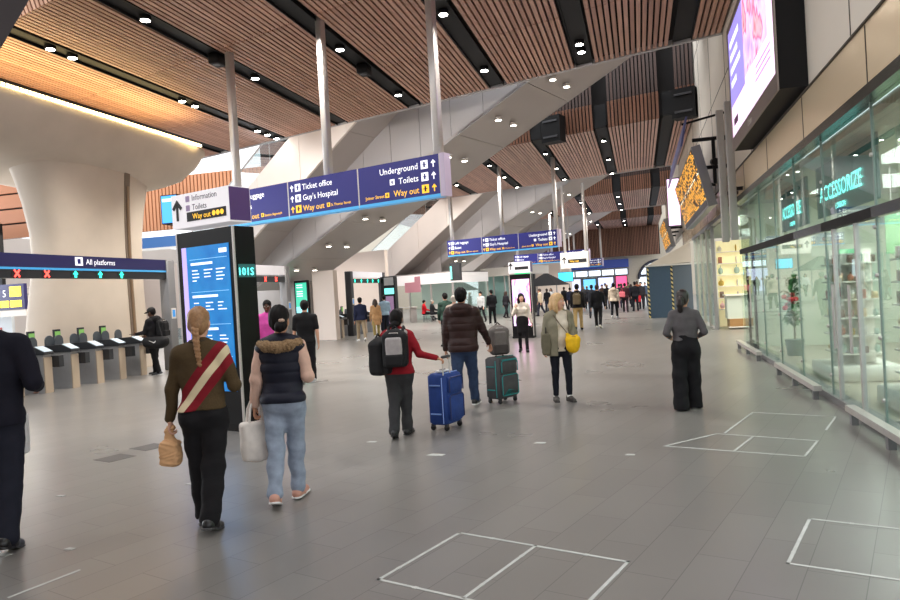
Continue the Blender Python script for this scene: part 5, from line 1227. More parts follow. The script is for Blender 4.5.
# --- 2 vest woman
pV = at(290, 501); hV = 14
M_VEST = cloth('vest_navy', (26, 28, 42), .55); M_FUR = mat('fur_tan', (150, 122, 90), .95, noise=.3, nscale=90, bump=.8, bscale=160); M_PEACH = cloth('sleeve_peach', (214, 178, 160))
def ex_vest(J):
    T, A = J['T'], J['A']
    q = Sdf()
    for sd_ in 'LR': sh_, el, wr = A[sd_]; e = el+(wr-el)*.95; q.cone(sh_, el, .062, .054, .03); q.cone(el, e, .054, .04, .02)
    np_obj('sleeves', q.mesh(.009, folds(.004, 40, 8)), M_PEACH, J['root'])
    q = Sdf(); q.chain([T(-.17, -.05, .50), T(-.10, -.115, .485), T(0, -.14, .475), T(.10, -.115, .485), T(.17, -.05, .50), T(.11, .07, .47)], [.036, .042, .044, .042, .036, .02], .03)
    np_obj('fur_trim', q.mesh(.008, lambda P: .012*np.sin(190*P[:, 0]+9*np.sin(70*P[:, 2]))*np.sin(170*P[:, 2]+7*np.sin(90*P[:, 1]))), M_FUR, J['root'])
rV, JV = person('person', 'woman in a navy padded vest with fur collar and light blue jeans', pV, hV, 1.69, SK_M,
    dict(m=M_VEST, t=.038, sleeveless=True, disp=quilt(.014, .085, .02, 2), name='padded_vest', zlow=-.03), dict(m=JEAN, t=.016, hem=.066, knee=.074, stop=.96, fold=.009), dict(m=mat('shoe_pink', (196, 146, 128), .6), sole=M_SHW),
    dict(kind='bun', m=H_BLK, bun=(.055, -.12, -.035), tie=mat('clip_tan', (190, 160, 140), .4), vol=1.1), dict(LA=((-4, 13), (6, 8)), RA=((-4, 14), (84, -8)), LL=(-9, -2, 12, 18), RL=(8, -3, 4, 0), curl=60), w=1.02, fem=True, h=.0085, headyaw=-6, extra=ex_vest)
# --- 3 red hoodie
pR = at(403, 436); hR = 6
M_REDC = cloth('hoodie_red', (140, 24, 36)); M_HOODG = cloth('hood_grey', (176, 170, 168))
def ex_hood(J):
    T = J['T']; q = Sdf(); q.chain([T(-.16, -.02, .50), T(-.09, -.085, .52), T(0, -.11, .525), T(.09, -.085, .52), T(.16, -.02, .50)], [.035, .045, .05, .045, .035], .03); np_obj('hood', q.mesh(.009, folds(.004, 50, 3)), M_HOODG, J['root'])
rR, JR = person('person', 'person in a red top and dark trousers pulling the blue suitcase, seen from behind', pR, hR, 1.55, SK_M,
    dict(m=M_REDC, t=.037, arm=.058, disp=folds(.005, 34, 7), name='hoodie', zlow=-.04), dict(m=cloth('cloth_charcoal', (56, 56, 58)), t=.016, hem=.074, knee=.08, fold=.007), dict(m=M_SHB),
    dict(kind='bun', m=H_BLK, bun=(0, -.12, -.055), vol=1.35), dict(LA=((-8, 12), (30, 0)), RA=((-6, 27), (4, 74), V3(.9, .1, -.35), V3(0, .2, -1)), LL=(-11, -3, 10, 18), RL=(7, -4, 3, 0), curl=65), w=1.12, fem=True, h=.009, extra=ex_hood)
# --- 4 brown puffer man
pM = at(467, 408); hM = 5
M_BRNP = cloth('puffer_brown', (50, 31, 28), .5)
def ex_cuffs(J):
    for sd_ in 'LR':
        sh_, el, wr = J['A'][sd_]; d = nrmz(wr-el); b = MB(); b.cyl(wr-d*.03, wr+d*.004, .038, 12); b.build('cuff', M_BRNP, J['root'])
rM, JM = person('person', 'man in a dark brown hooded puffer jacket and blue jeans, hand on the grey suitcase', pM, hM, 1.77, SK_M,
    dict(m=M_BRNP, t=.050, arm=.066, hood=True, disp=quilt(.012, .105, .0, 5), name='puffer_jacket', zlow=-.10), dict(m=JEAND, t=.016, hem=.066, knee=.074, fold=.006), dict(m=M_SHB, sole=M_SHW),
    dict(kind='short', m=H_BLK, vol=1.5), dict(LA=((-2, 11), (8, 5)), RA=((14, 20), (34, 14), V3(.25, .4, -.85), V3(-.3, -.1, -.8)), LL=(-10, 2, 12, 24), RL=(12, 2, 4, 0), curl=40), w=1.12, h=.009, extra=ex_cuffs)
# --- 5 yellow bag woman
pY = at(563, 401); hY = 200
M_CARD = cloth('cardigan_olive', (138, 132, 112)); M_CREAM = cloth('top_cream', (226, 214, 196))
def ex_card(J):
    T, A, s = J['T'], J['A'], J['s']
    q = Sdf(); t = .042
    J['torso'](q, .042, zl=-.10); q.cone(T(0, -.02, -.16), T(0, -.01, .1), .215*s, .19*s, .04, (J['fw'], .72)); q.plane(T(0, 0, -.17), V3(0, 0, -1))
    for sd_ in 'LR': sh_, el, wr = A[sd_]; e = el+(wr-el)*.93; q.cone(sh_, el, .066*s, .058*s, .03); q.cone(el, e, .058*s, .046*s, .02)
    # open front
    q.p.append(('b', T(-.035, .20, .10), V3(.085, .185, .60)*s, None, .01, .012, None, None, -1))
    np_obj('cardigan', q.mesh(.009, folds(.006, 26, 9)), M_CARD, J['root'])
    b = MB(); b.tube([T(.11, .10, .50), T(.02, .175, .34), T(-.08, .21, .20), T(-.15, .23, .10)], .007, 6); b.build('bag_strap', mat('strap_brown', (110, 92, 74), .7), J['root'])
    for sd_ in 'LR': an = J[sd_][2]; b = MB(); b.cyl(an+V3(0, 0, -.02), an+V3(0, -.0, .045), .044*s, 12, .042*s); b.build('sock', M_SHW, J['root'])
rY, JY = person('person', 'blond woman in a cream top and olive cardigan with a yellow bag', pY, hY, 1.63, SK_F,
    dict(m=M_CREAM, t=.014, sleeveless=True, disp=folds(.005, 24, 12), name='cream_top', zlow=-.10, zl=-.09), dict(m=cloth('legging_navy', (26, 28, 38)), t=.006, hem=.046, knee=.060, stop=.93, fold=.003, kind='leggings'), dict(m=M_SHG, sole=mat('clog_sole', (58, 54, 52), .7)),
    dict(kind='long', m=H_GOLD, len=.12, vol=1.25), dict(LA=((10, 12), (42, -18)), RA=((-4, 14), (8, 6)), LL=(6, 2, 10, 0), RL=(-3, 0, 4, 0), curl=40), w=1.04, fem=True, h=.0085, headyaw=46, extra=ex_card, belly=.012)
# --- 6 right woman
pW = at(689, 409); hW = 2
rW, JW = person('person', 'woman with a dark ponytail in a grey sweater and wide black trousers near the shopfront', pW, hW, 1.58, SK_M,
    dict(m=cloth('sweater_grey', (92, 88, 90)), t=.022, arm=.052, disp=folds(.005, 30, 15), zlow=.10), dict(m=BLK, t=.020, ztop=.18, hem=.112, knee=.100, fold=.006, lift=.0, drop=.06), dict(m=mat('shoe_dark', (40, 40, 42), .5), sole=M_SHW),
    dict(kind='ponytail', m=mat('hair_dark_brown', (36, 26, 24), .4), tie=mat('tie_grey', (140, 130, 132), .7), vol=1.2), dict(LA=((-16, 20), (74, -12)), RA=((-16, 20), (74, -12)), LL=(-5, 2, 6, 8), RL=(6, 0, 2, 0), curl=35), w=1.08, fem=True, h=.009, headyaw=-22)
# --- 7 phone woman
pP = at(524, 352); hP = 186
rP, JP = person('person', 'woman in a cream sweater and black skirt walking nearer, hand raised to her cheek', pP, hP, 1.60, SK_F,
    dict(m=cloth('sweater_cream', (214, 204, 192)), t=.036, arm=.062, disp=folds(.006, 28, 18), zlow=-.02), dict(m=BLK, kind='leggings', t=.008, hem=.046, knee=.058, fold=.003), dict(m=M_SHB, top=.12),
    dict(kind='long', m=H_BLK, len=.14), dict(LA=((4, 14), (14, 10)), RA=((26, 18), (140, -26), V3(-.1, .1, 1), V3(.7, -.5, 0)), LL=(10, 2, 6, 0), RL=(-8, 1, 8, 12), curl=30), fem=True, h=.011, headyaw=18)
q = Sdf(); T = JP['T']; q.cone(T(0, 0, .05), T(0, 0, -.30), .165, .15, .03, (JP['fw'], .85)); q.plane(T(0, 0, -.34), V3(0, 0, -1)); np_obj('skirt', q.mesh(.011, folds(.004, 18, 3)), BLK, rP)
# --- 8 man at the gates
pG = at(156, 375); hG = 92
rG, JG = person('person', 'man in black with a cap at the ticket gates, looking at his phone', pG, hG, 1.80, SK_D,
    dict(m=BLK, t=.045, arm=.064, hood=True, disp=folds(.006, 30, 21), name='jacket', zlow=-.10), dict(m=BLK, t=.014, hem=.062, knee=.07), dict(m=mat('shoe_slate', (70, 74, 80), .5), sole=M_SHW),
    dict(kind='cap', m=H_BLK, cap=mat('cap_black', (20, 20, 22), .7)), dict(LA=((22, 8), (82, -6)), RA=((18, 8), (70, -14)), LL=(-8, 2, 8, 8), RL=(8, 2, 4, 0), curl=50), w=1.1, h=.010, headpitch=-16)
# --- 9 navy man at the left edge
pL = at(0, 547); hL = 30
rL, JL = person('person', 'man in a navy sweater cut off by the left photo edge, elbow bent', pL, hL, 1.90, SK_M,
    dict(m=cloth('sweater_navy', (24, 24, 36)), t=.035, arm=.068, disp=folds(.005, 26, 24), zlow=-.08), dict(m=cloth('trouser_navy', (30, 32, 44)), t=.02, hem=.075, knee=.084), dict(m=M_SHB),
    dict(kind='short', m=H_BLK), dict(LA=((0, 8), (20, 0)), RA=((-16, 20), (78, -10)), LL=(6, 2, 4, 0), RL=(-8, 2, 10, 16)), w=1.15, h=.010)
# ---------------------------------------------------------------- bags and luggage
def strap(pts, r, m, par, name='strap'): b = MB(); b.tube(pts, r, 6); return b.build(name, m, par)
def W2L(root, p): return Vector(p)
def world(root, p): a = root.rotation_euler.z; return Vector((root.location.x+p[0]*math.cos(a)-p[1]*math.sin(a), root.location.y+p[0]*math.sin(a)+p[1]*math.cos(a), p[2]))
def hand_pt(J, sd_, f=.075): sh_, el, wr = J['A'][sd_]; return wr+nrmz(wr-el)*f
# paper bag in the braided woman's left hand
p = world(rB, hand_pt(JB, 'L', .10)); t = thing('paper_bag', 'crumpled brown paper bag in the left hand of the braided woman', 'bag', tuple(p-Vector((0, 0, .27))), math.radians(hB))
q = Sdf(); q.rbox((0, 0, .10), (.05, .035, .07), .025, .03); q.ell((.01, 0, .08), (.078, .055, .085), .03); q.cone((0, 0, .16), (0, 0, .29), .05, .026, .03, ((0, 1, 0), .6)); q.cone((-.02, 0, .27), (.03, .0, .30), .02, .02, .01)
np_obj('bag_body', q.mesh(.006, lambda P: .0045*np.sin(60*P[:, 0]+7*np.sin(34*P[:, 2]))*np.sin(52*P[:, 2]+6*np.sin(40*P[:, 1]))), mat('kraft_paper', (214, 168, 122), .8, noise=.08, nscale=20), t)
# white tote
p = world(rV, hand_pt(JV, 'L', .05)); t = thing('tote_bag', 'white cloth tote bag hanging from the left arm of the woman in the vest', 'bag', tuple(p-Vector((0, 0, .42))), math.radians(hV+40))
q = Sdf(); q.rbox((0, 0, .17), (.10, .016, .14), .03, .03); q.ell((.0, 0, .12), (.14, .06, .13), .04)
np_obj('bag_body', q.mesh(.007, folds(.008, 22, 31, True)), cloth('tote_white', (224, 216, 208)), t)
for y in (-.03, .03): strap([(-.07, y, .31), (-.05, y*.9, .45), (0, y*.5, .58), (.05, y*.9, .45), (.07, y, .31)], .011, MATS['tote_white'], t, 'handle')
b = MB(); b.ball((.10, -.05, .10), (.035, .03, .075), 10, 8); b.build('brown_pouch', mat('pouch_brown', (104, 60, 46), .5), t)
def backpack(label, loc, rz, sc, m, m2, m3=None, tilt=0., straps=True):
    t = thing('backpack', label, 'backpack', tuple(loc), rz); R_ = rotm(0, math.radians(tilt))
    q = Sdf(); q.rbox((0, 0, .23*sc), V3(.095, .045, .15)*sc, .06*sc, .03); q.ell((0, 0, .40*sc), V3(.13, .085, .09)*sc, .04); np_obj('bag_body', q.mesh(.009, folds(.004, 30, 2)), m, t)
    q = Sdf(); q.rbox((0, -.105*sc, .26*sc), V3(.070, .012, .10)*sc, .03*sc, .02); np_obj('front_panel', q.mesh(.008, folds(.003, 30, 5)), m2, t)
    q = Sdf(); q.rbox((0, -.115*sc, .11*sc), V3(.085, .022, .045)*sc, .03*sc, .02); np_obj('front_pocket', q.mesh(.008), m3 or m, t)
    b = MB(); b.tube([(-.05*sc, .03*sc, .47*sc), (0, .03*sc, .52*sc), (.05*sc, .03*sc, .47*sc)], .012*sc, 6); b.build('top_handle', m3 or m, t)
    b = MB(); b.tube([(-.10*sc, -.06*sc, .36*sc), (-.05*sc, -.085*sc, .44*sc), (.05*sc, -.085*sc, .44*sc), (.10*sc, -.06*sc, .36*sc)], .006*sc, 6); b.build('zip', M_STEEL, t)
    if straps:
        for x in (-.085, .085):
            b = MB(); b.tube([(x*sc, .07*sc, .44*sc), (x*1.1*sc, .13*sc, .50*sc), (x*1.15*sc, .22*sc, .44*sc)], .02*sc, 6); b.build('shoulder_strap', m3 or m, t)
    return t
M_BPB = cloth('backpack_black', (26, 26, 28), .7); M_BPG = cloth('backpack_grey', (164, 158, 158), .7); M_BPK = cloth('backpack_taupe', (112, 106, 102), .7)
p = world(rR, JR['T'](.02, -.235, .045)); backpack('grey and black backpack worn by the person in the red top', p, math.radians(hR+4), .98, M_BPB, M_BPG)
p = world(rR, JR['T'](-.225, -.09, -.07)); backpack('plain black bag hanging at the left side of the person in the red top', p, math.radians(hR+70), 1.0, M_BPB, M_BPB, straps=False)
def suitcase(label, loc, rz, w_, d_, h_, m, m_trim, m_piece, lines=True):
    t = thing('suitcase', label, 'suitcase', tuple(loc), rz)
    b = MB(); b.rbox((0, 0, .075+h_/2), (w_, d_, h_), .05, n=5); b.build('shell', m, t, bevel=0)
    b = MB(); b.rbox((.0, -d_/2-.012, .075+h_*.33), (w_*.80, .05, h_*.50), .02); b.build('lower_pocket', m, t)
    b = MB(); b.rbox((.0, -d_/2-.010, .075+h_*.78), (w_*.80, .045, h_*.30), .02); b.build('upper_pocket', m, t)
    for (z0, z1) in ((.075+h_*.10, .075+h_*.57), (.075+h_*.64, .075+h_*.92)):
        b = MB(); x = w_*.40; b.tube([(-x, -d_/2-.036, z0), (-x, -d_/2-.036, z1-.03), (-x+.03, -d_/2-.036, z1), (x-.03, -d_/2-.036, z1), (x, -d_/2-.036, z1-.03), (x, -d_/2-.036, z0)], .008, 6); b.build('piping', m_trim, t)
    b = MB(); b.tube([(w_/2+.004, -d_*.32, .1), (w_/2+.004, -d_*.32, h_+.02), (w_*.4, -d_*.32, h_+.078), (-w_*.4, -d_*.32, h_+.078), (-w_/2-.004, -d_*.32, h_+.02), (-w_/2-.004, -d_*.32, .1)], .007, 6); b.build('main_zip', m_piece, t)
    for z in (.075+h_*.22, .075+h_*.78): b = MB(); b.bx(-w_/2-.012, -w_/2, -.06, .09, z-.008, z+.008); b.build('side_bar', m_piece, t)
    b = MB(); b.tube([(-.09, .02, .075+h_), (-.07, .02, .105+h_), (.07, .02, .105+h_), (.09, .02, .075+h_)], .012, 6); b.build('carry_handle', M_DGREY, t)
    for x in (-w_*.38, w_*.38):
        for y in (-d_*.36, d_*.36):
            b = MB(); b.cyl((x-.012, y, .034), (x+.012, y, .034), .034, 14); wl = b.build('wheel', M_SHB, t); b = MB(); b.bx(x-.022, x+.022, y-.02, y+.02, .045, .085); b.build('wheel_fork', M_DGREY, wl)
    return t
M_CASEB = cloth('suitcase_blue', (40, 66, 132), .6); M_CASEG = cloth('suitcase_grey', (78, 78, 80), .6); M_TEAL = mat('trim_teal', (30, 140, 140), .5); M_PALEB = mat('trim_pale_blue', (130, 160, 220), .4)
pc = at(447, 428)
t = suitcase('blue fabric suitcase with a raised handle pulled by the person in the red top', (pc[0], pc[1], 0), math.radians(76), .44, .27, .64, M_CASEB, mat('trim_dark_blue', (28, 40, 90), .5), M_PALEB)
hp = world(rR, hand_pt(JR, 'R', .07)); a = -t.rotation_euler.z; d = hp-t.location; hl = Vector((d.x*math.cos(a)-d.y*math.sin(a), d.x*math.sin(a)+d.y*math.cos(a), hp.z))
b = MB()
gx = min(max(hl.x, -.11), .11); gy = min(max(hl.y, -.10), .10)
for dx in (-.085, .085): b = MB(); b.tube([(gx+dx, gy, .70), (gx+dx, gy, max(hl.z-.01, .86))], .009, 8); b.build('pull_rod', M_STEEL, t)
b = MB(); b.rbox((gx, gy, max(hl.z, .87)), (.21, .035, .035), .015); b.build('pull_grip', M_DGREY, t)
b = MB(); b.bx(-.11, .13, -.02, .06, .725, .745); b.build('luggage_label', M_SHW, t)
pc2 = at(503, 402)
t2 = suitcase('grey suitcase with teal trim beside the man in the brown puffer jacket', (pc2[0], pc2[1], 0), math.radians(60), .46, .28, .63, M_CASEG, M_TEAL, M_TEAL)
b = MB(); b.prism([(-.18, -.165, .12), (.18, -.165, .12), (.18, -.165, .17), (-.05, -.165, .22)], (0, -.012, 0)); b.build('teal_panel', M_TEAL, t2); b = MB(); b.prism([(-.18, -.16, .67), (.18, -.16, .67), (.18, -.16, .61), (-.12, -.16, .63)], (0, -.012, 0)); b.build('teal_panel', M_TEAL, t2)
backpack('taupe grey backpack resting on top of the grey suitcase', (pc2[0]-.01, pc2[1], .715), math.radians(hM+18), .98, M_BPK, M_BPK, cloth('backpack_dark', (70, 64, 62), .7), straps=False)
# yellow bag and second bag of the blond woman
p = world(rY, JY['T'](-.155, .245, -.115)); t = thing('crossbody_bag', 'bright yellow knotted crossbody bag at the front of the blond woman', 'bag', tuple(p), math.radians(hY))
M_YELB = cloth('bag_yellow', (240, 190, 30), .6); q = Sdf(); q.ell((0, 0, .11), (.105, .075, .12), .03); q.cone((-.06, 0, .19), (.06, 0, .20), .055, .05, .04); q.cone((.02, 0, .22), (.08, 0, .27), .03, .022, .02); q.cone((-.02, 0, .22), (-.06, 0, .25), .03, .02, .02)
np_obj('bag_body', q.mesh(.007, folds(.005, 40, 41, True)), M_YELB, t); b = MB(); b.tube([(-.08, 0, .20), (-.03, .03, .235), (.05, .03, .235), (.085, 0, .2)], .012, 6); b.build('gathered_edge', mat('bag_mustard', (206, 150, 24), .6), t)
p = world(rY, JY['T'](.215, -.04, -.17)); t = thing('shoulder_bag', 'dull khaki bag hanging behind the hip of the blond woman', 'bag', tuple(p), math.radians(hY+80))
q = Sdf(); q.rbox((0, 0, .18), (.09, .035, .13), .035, .03); np_obj('bag_body', q.mesh(.008, folds(.005, 30, 44)), cloth('bag_khaki', (110, 104, 86)), t)
strap([(-.08, 0, .34), (-.05, .0, .52), (.0, .03, .74), (.05, .0, .52), (.08, 0, .34)], .010, mat('strap_dark', (50, 46, 42), .7), t)
# gate man's bags and phone
p = world(rG, JG['T'](0, -.27, .06)); backpack('black backpack on the back of the man in the cap', p, math.radians(hG), 1.0, M_BPB, M_BPB)
p = world(rG, JG['T'](-.26, -.24, -.20)); t = thing('duffel_bag', 'black duffel bag with a small white mark beside the man in the cap', 'bag', tuple(p), math.radians(hG+90))
q = Sdf(); q.cone((-.24, 0, .16), (.24, 0, .16), .14, .14, .03); q.cone((-.15, 0, .12), (.15, 0, .12), .14, .14, .03); np_obj('bag_body', q.mesh(.011, folds(.006, 28, 47)), M_BPB, t)
b = MB(); b.prism([(-.10, .15, .17), (-.05, .152, .135), (.10, .15, .20), (-.04, .152, .165), (-.075, .152, .175), (-.085, .15, .20)], (0, -.3, 0)); b.build('white_mark', M_SHW, t)
strap([(-.2, 0, .28), (-.08, -.08, .55), (.02, -.16, .82)], .018, M_BPB, t)
p = world(rG, hand_pt(JG, 'L', .11)); t = thing('phone', 'dark phone in the hand of the man in the cap', 'phone', tuple(p), math.radians(hG)); b = MB(); b.rbox((0, .03, .02), (.075, .15, .012), .01); b.build('phone_body', M_BLACK, t); b = MB(); b.bx(-.03, .03, -.035, .095, .0265, .0275); b.build('phone_screen', mat('phone_glow', (60, 70, 84), .2, emit=.3), t)
# white carrier bag beside the navy man
r = ray(15, 456); q0 = CAM+r*(6.15/r.dot(CF)); t = thing('carrier_bag', 'white carrier bag hanging beside the man at the left photo edge', 'bag', tuple(q0), math.radians(30))
q = Sdf(); q.rbox((0, 0, .19), (.09, .02, .15), .03, .03); q.cone((-.05, 0, .36), (-.08, 0, .46), .03, .018, .03); q.cone((.05, 0, .36), (.0, 0, .46), .03, .018, .03); np_obj('bag_body', q.mesh(.009, folds(.007, 26, 51, True)), cloth('carrier_white', (222, 222, 224), .5), t)
# ================================================================ PEOPLE FURTHER DOWN THE HALL
_cc = {}
def cl(c):
    if c not in _cc: _cc[c] = cloth('cloth_%d_%d_%d' % c, c, bump=0)
    return _cc[c]
HM = dict(k=H_BLK, b=H_BRN, g=H_GREY, o=H_GOLD)
WALKS = [dict(LL=(14, 2, 6, 0), RL=(-14, 2, 14, 20), LA=((-12, 9), (0, 4)), RA=((14, 9), (26, 4))), dict(LL=(-12, 2, 14, 18), RL=(12, 2, 4, 0), LA=((10, 9), (22, 4)), RA=((-10, 9), (2, 4))), dict(LL=(3, 3, 2, 0), RL=(-3, 3, 3, 0), LA=((4, 10), (30, -6)), RA=((6, 10), (50, -12))), dict(LL=(2, 2, 2, 0), RL=(-4, 2, 6, 6), LA=((4, 9), (10, 4)), RA=((30, 8), (100, -14)))]
def bg(label, pos, top, hd, H, tc, lc, hk='short', hc='k', sk=SK_F, fem=False, walk=0, tk={}, lk={}, sc=(30, 30, 32), w=1.05, group=None):
    d = Vector((pos[0], pos[1], 0)).length; h = .012 if d < 24 else (.015 if d < 32 else (.018 if d < 45 else .022))
    t = dict(m=cl(tc), t=.035, arm=.058, zlow=-.06); t.update(tk); l = dict(m=cl(lc), t=.012, hem=.06, knee=.066); l.update(lk)
    return person('person', label, pos, hd, H, sk, t, l, dict(m=cl(sc)), dict(kind=hk, m=HM[hc], vol=1.2), dict(WALKS[walk]), w=w, fem=fem, h=h, group=group)
def at_d(px, py, d):  # ground point under pixel column px at depth d
    r = ray(px, py); p = CAM+r*(d/r.dot(CF)); return (p.x, p.y)
PINK = (214, 84, 170)
bg('man in a bright pink shirt beyond the tall totem, facing the camera', at_d(267, 304, 15.4), 0, 200, 1.80, PINK, (40, 40, 44), sk=SK_D, walk=2)
bg('man in a black T-shirt beyond the woman in the vest, seen from behind', at_d(304, 302, 15.0), 0, 24, 1.76, (22, 22, 24), (34, 34, 38), sk=SK_F, walk=1, tk=dict(sleeve=.8, t=.028), sc=(220, 220, 220))
JN, _ = bg('person in a navy jacket and khaki trousers walking to the green arrow gates', at(362, 341), 0, 30, 1.76, (30, 36, 62), (150, 134, 112), sk=SK_M, walk=0, hc='k', hk='curly', sc=(225, 225, 225))
bg('woman in a tan coat with long brown hair walking to the green arrow gates', at(377, 338), 0, 28, 1.66, (196, 154, 110), (168, 150, 96), 'long', 'b', fem=True, walk=1, tk=dict(zlow=-.32, zl=-.30, hipk=1.05), sc=(235, 235, 235))
bg('man in a pale blue shirt beside the woman in the tan coat', at(386, 334), 0, 30, 1.80, (150, 176, 194), (30, 34, 50), walk=2)
# seated pair
for (px, py, lb, tc, hk, hc, hd) in ((425, 322, 'person in a red jacket seated at the white kiosk table', (206, 30, 44), 'short', 'k', -70), (433, 322, 'person in black with a white hat seated beside the person in red', (40, 40, 44), 'short', 'g', -60)):
    p = at(px, py); person('person', lb, p, hd, 1.72, SK_F, dict(m=cl(tc), t=.04, arm=.062, zlow=-.05), dict(m=cl((30, 30, 34)), t=.012, hem=.055, knee=.068, lift=.0), dict(m=cl((24, 24, 26))), dict(kind=hk, m=HM[hc], vol=1.2), dict(LL=(84, 6, 70, 0), RL=(86, 6, 50, 0), LA=((30, 8), (70, -4)), RA=((26, 8), (76, -6)), seat=.56), w=1.08, h=.018, seated=True)
    st_ = thing('stool', 'small stool under the person in red' if 'red jacket' in lb else 'small stool under the person in the white hat', 'stool', (p[0], p[1], 0)); b = MB(); b.cyl((0, 0, .40), (0, 0, .44), .17, 12); b.build('seat', M_SHW, st_)
    for k in range(3): a = 2.1*k; b = MB(); b.cyl((.14*math.cos(a), .14*math.sin(a), 0), (.10*math.cos(a), .10*math.sin(a), .41), .018, 6); b.build('leg', M_GREYM, st_)
bg('person in a dark green jacket partly hidden behind the brown puffer jacket', at_d(445, 298, 23), 0, 30, 1.74, (44, 66, 58), (40, 40, 44), walk=2, hk='short')
bg('grey-haired person in a pale grey coat just behind the brown puffer jacket', at_d(454, 303, 20), 0, 15, 1.66, (176, 160, 150), (70, 66, 64), hc='g', walk=2)
bg('person in a pale grey top walking beside the lift canopy', at(482, 322), 0, 160, 1.72, (196, 196, 196), (40, 40, 46), walk=1)
bg('man all in black with pale trainers standing in the middle distance', at(493, 325), 0, 30, 1.78, (26, 26, 30), (24, 24, 28), walk=2, sc=(220, 220, 220))
bg('woman in dark clothes with a white bag, right of the man all in black', at(507, 318), 0, -40, 1.66, (40, 38, 44), (32, 30, 36), 'long', 'b', fem=True, walk=0)
b9, J9 = bg('man in a black jacket and khaki trousers behind the blond woman', at(579, 330), 0, 4, 1.80, (32, 30, 32), (172, 146, 100), walk=1, hk='short')
p = world(b9, J9['T'](-.02, -.24, .05)); backpack('brown backpack on the man in the khaki trousers behind the blond woman', p, math.radians(4), .95, cloth('backpack_brown', (112, 98, 76)), MATS['backpack_brown'])
bg('person in a long black coat walking away in mid hall', at(599, 328), 0, -6, 1.74, (24, 24, 28), (28, 28, 32), walk=0, hc='b', tk=dict(zlow=-.2), sc=(220, 215, 205))
b8, J8 = bg('dark figure just left of the person in the long black coat', at(593, 318), 0, 0, 1.74, (34, 36, 44), (36, 36, 44), walk=1)
bg('person in a cream hooded jacket and black trousers walking away in the crowd', at(615, 318), 0, -4, 1.76, (214, 196, 176), (22, 22, 26), walk=1, tk=dict(hood=True), sc=(230, 230, 230))
b7, J7 = bg('person in a dark maroon coat with a pink bag in the crowd', at(626, 312), 0, 0, 1.74, (58, 30, 36), (36, 30, 34), walk=0)
p = world(b7, J7['T'](-.18, -.16, .0)); t = thing('handbag', 'pink bag on the person in the dark maroon coat', 'bag', tuple(p)); q = Sdf(); q.rbox((0, 0, .16), (.13, .05, .11), .05, .02); np_obj('bag_body', q.mesh(.02), cl((232, 120, 130)), t); strap([(-.1, 0, .28), (0, 0, .5), (.1, 0, .28)], .015, cl((180, 80, 90)), t)
bg('person in black, left of the pair beside the blue hoarding', at(636, 311), 0, 10, 1.78, (24, 24, 30), (26, 28, 36), walk=2)
b6, J6 = bg('person in dark grey, right of the pair beside the blue hoarding', at(642, 309), 0, 170, 1.74, (54, 52, 56), (40, 40, 46), walk=3)
p = world(b6, J6['T'](.2, .1, -.45)); t = thing('handbag', 'red bag held low by the person in dark grey beside the blue hoarding', 'bag', tuple(p)); q = Sdf(); q.rbox((0, 0, .2), (.14, .06, .16), .05, .02); np_obj('bag_body', q.mesh(.02), cl((216, 50, 60)), t); strap([(-.1, 0, .38), (0, 0, .5), (.1, 0, .38)], .015, cl((160, 40, 50)), t)
rg = random.Random(5)
TOPS = [('black', (28, 28, 32)), ('dark navy', (34, 40, 60)), ('charcoal', (58, 58, 62)), ('dark brown', (70, 52, 44)), ('beige', (196, 178, 152)), ('slate blue', (84, 100, 124)), ('maroon', (96, 36, 44)), ('olive', (84, 84, 62)), ('white', (216, 216, 216)), ('rust', (150, 84, 56))]
far = [(541, 316, 'beige', 'under the dark tent, nearest the blond woman'), (548, 313, 'black', 'under the dark tent, second figure'), (536, 311, 'slate blue', 'deep under the dark tent'), (588, 309, 'charcoal', 'far crowd, left of the khaki trousers'), (571, 312, 'dark navy', 'far crowd, half hidden by the khaki trousers man'),
 (565, 310, 'black', 'far crowd, above the yellow bag'), (603, 307, 'dark brown', 'far crowd, behind the long black coat'), (608, 309, 'black', 'far crowd, left of the cream jacket'), (620, 308, 'charcoal', 'far crowd, right of the cream jacket'), (632, 307, 'dark navy', 'far crowd, behind the maroon coat'), (646, 306, 'slate blue', 'far crowd, touching the hoarding edge'),
 (598, 304, 'maroon', 'most distant row, below the sky-blue panel'), (606, 303, 'white', 'most distant row, below the lilac panel'), (614, 303.5, 'dark navy', 'most distant row, below the pink panel'), (622, 303, 'black', 'most distant row, right of the pink panel'), (629, 304, 'olive', 'most distant row, left of the arched window'), (638, 303, 'rust', 'most distant row, below the arched window'), (584, 304, 'charcoal', 'most distant row, left end'), (577, 305, 'beige', 'most distant row, behind the brown backpack'), (515, 311, 'dark brown', 'left of the pink advert totem, far back'), (552, 309, 'white', 'beyond the dark tent near the blond hair')]
D_ = dict(TOPS)
for i, (px, py, c, wh) in enumerate(far):
    bg('person in a %s coat, %s' % (c, wh) if c not in ('white',) else 'person in a white top, %s' % wh, at(px, py), 0, rg.choice((0, 20, 170, 190, 90)), rg.uniform(1.64, 1.84), D_[c], rg.choice(((30, 30, 36), (40, 44, 60), (60, 56, 54))), rg.choice(('short', 'short', 'long', 'curly')), rg.choice('kkbbo'), rg.choice((SK_F, SK_M, SK_D)), rg.random() < .4, i % 4)
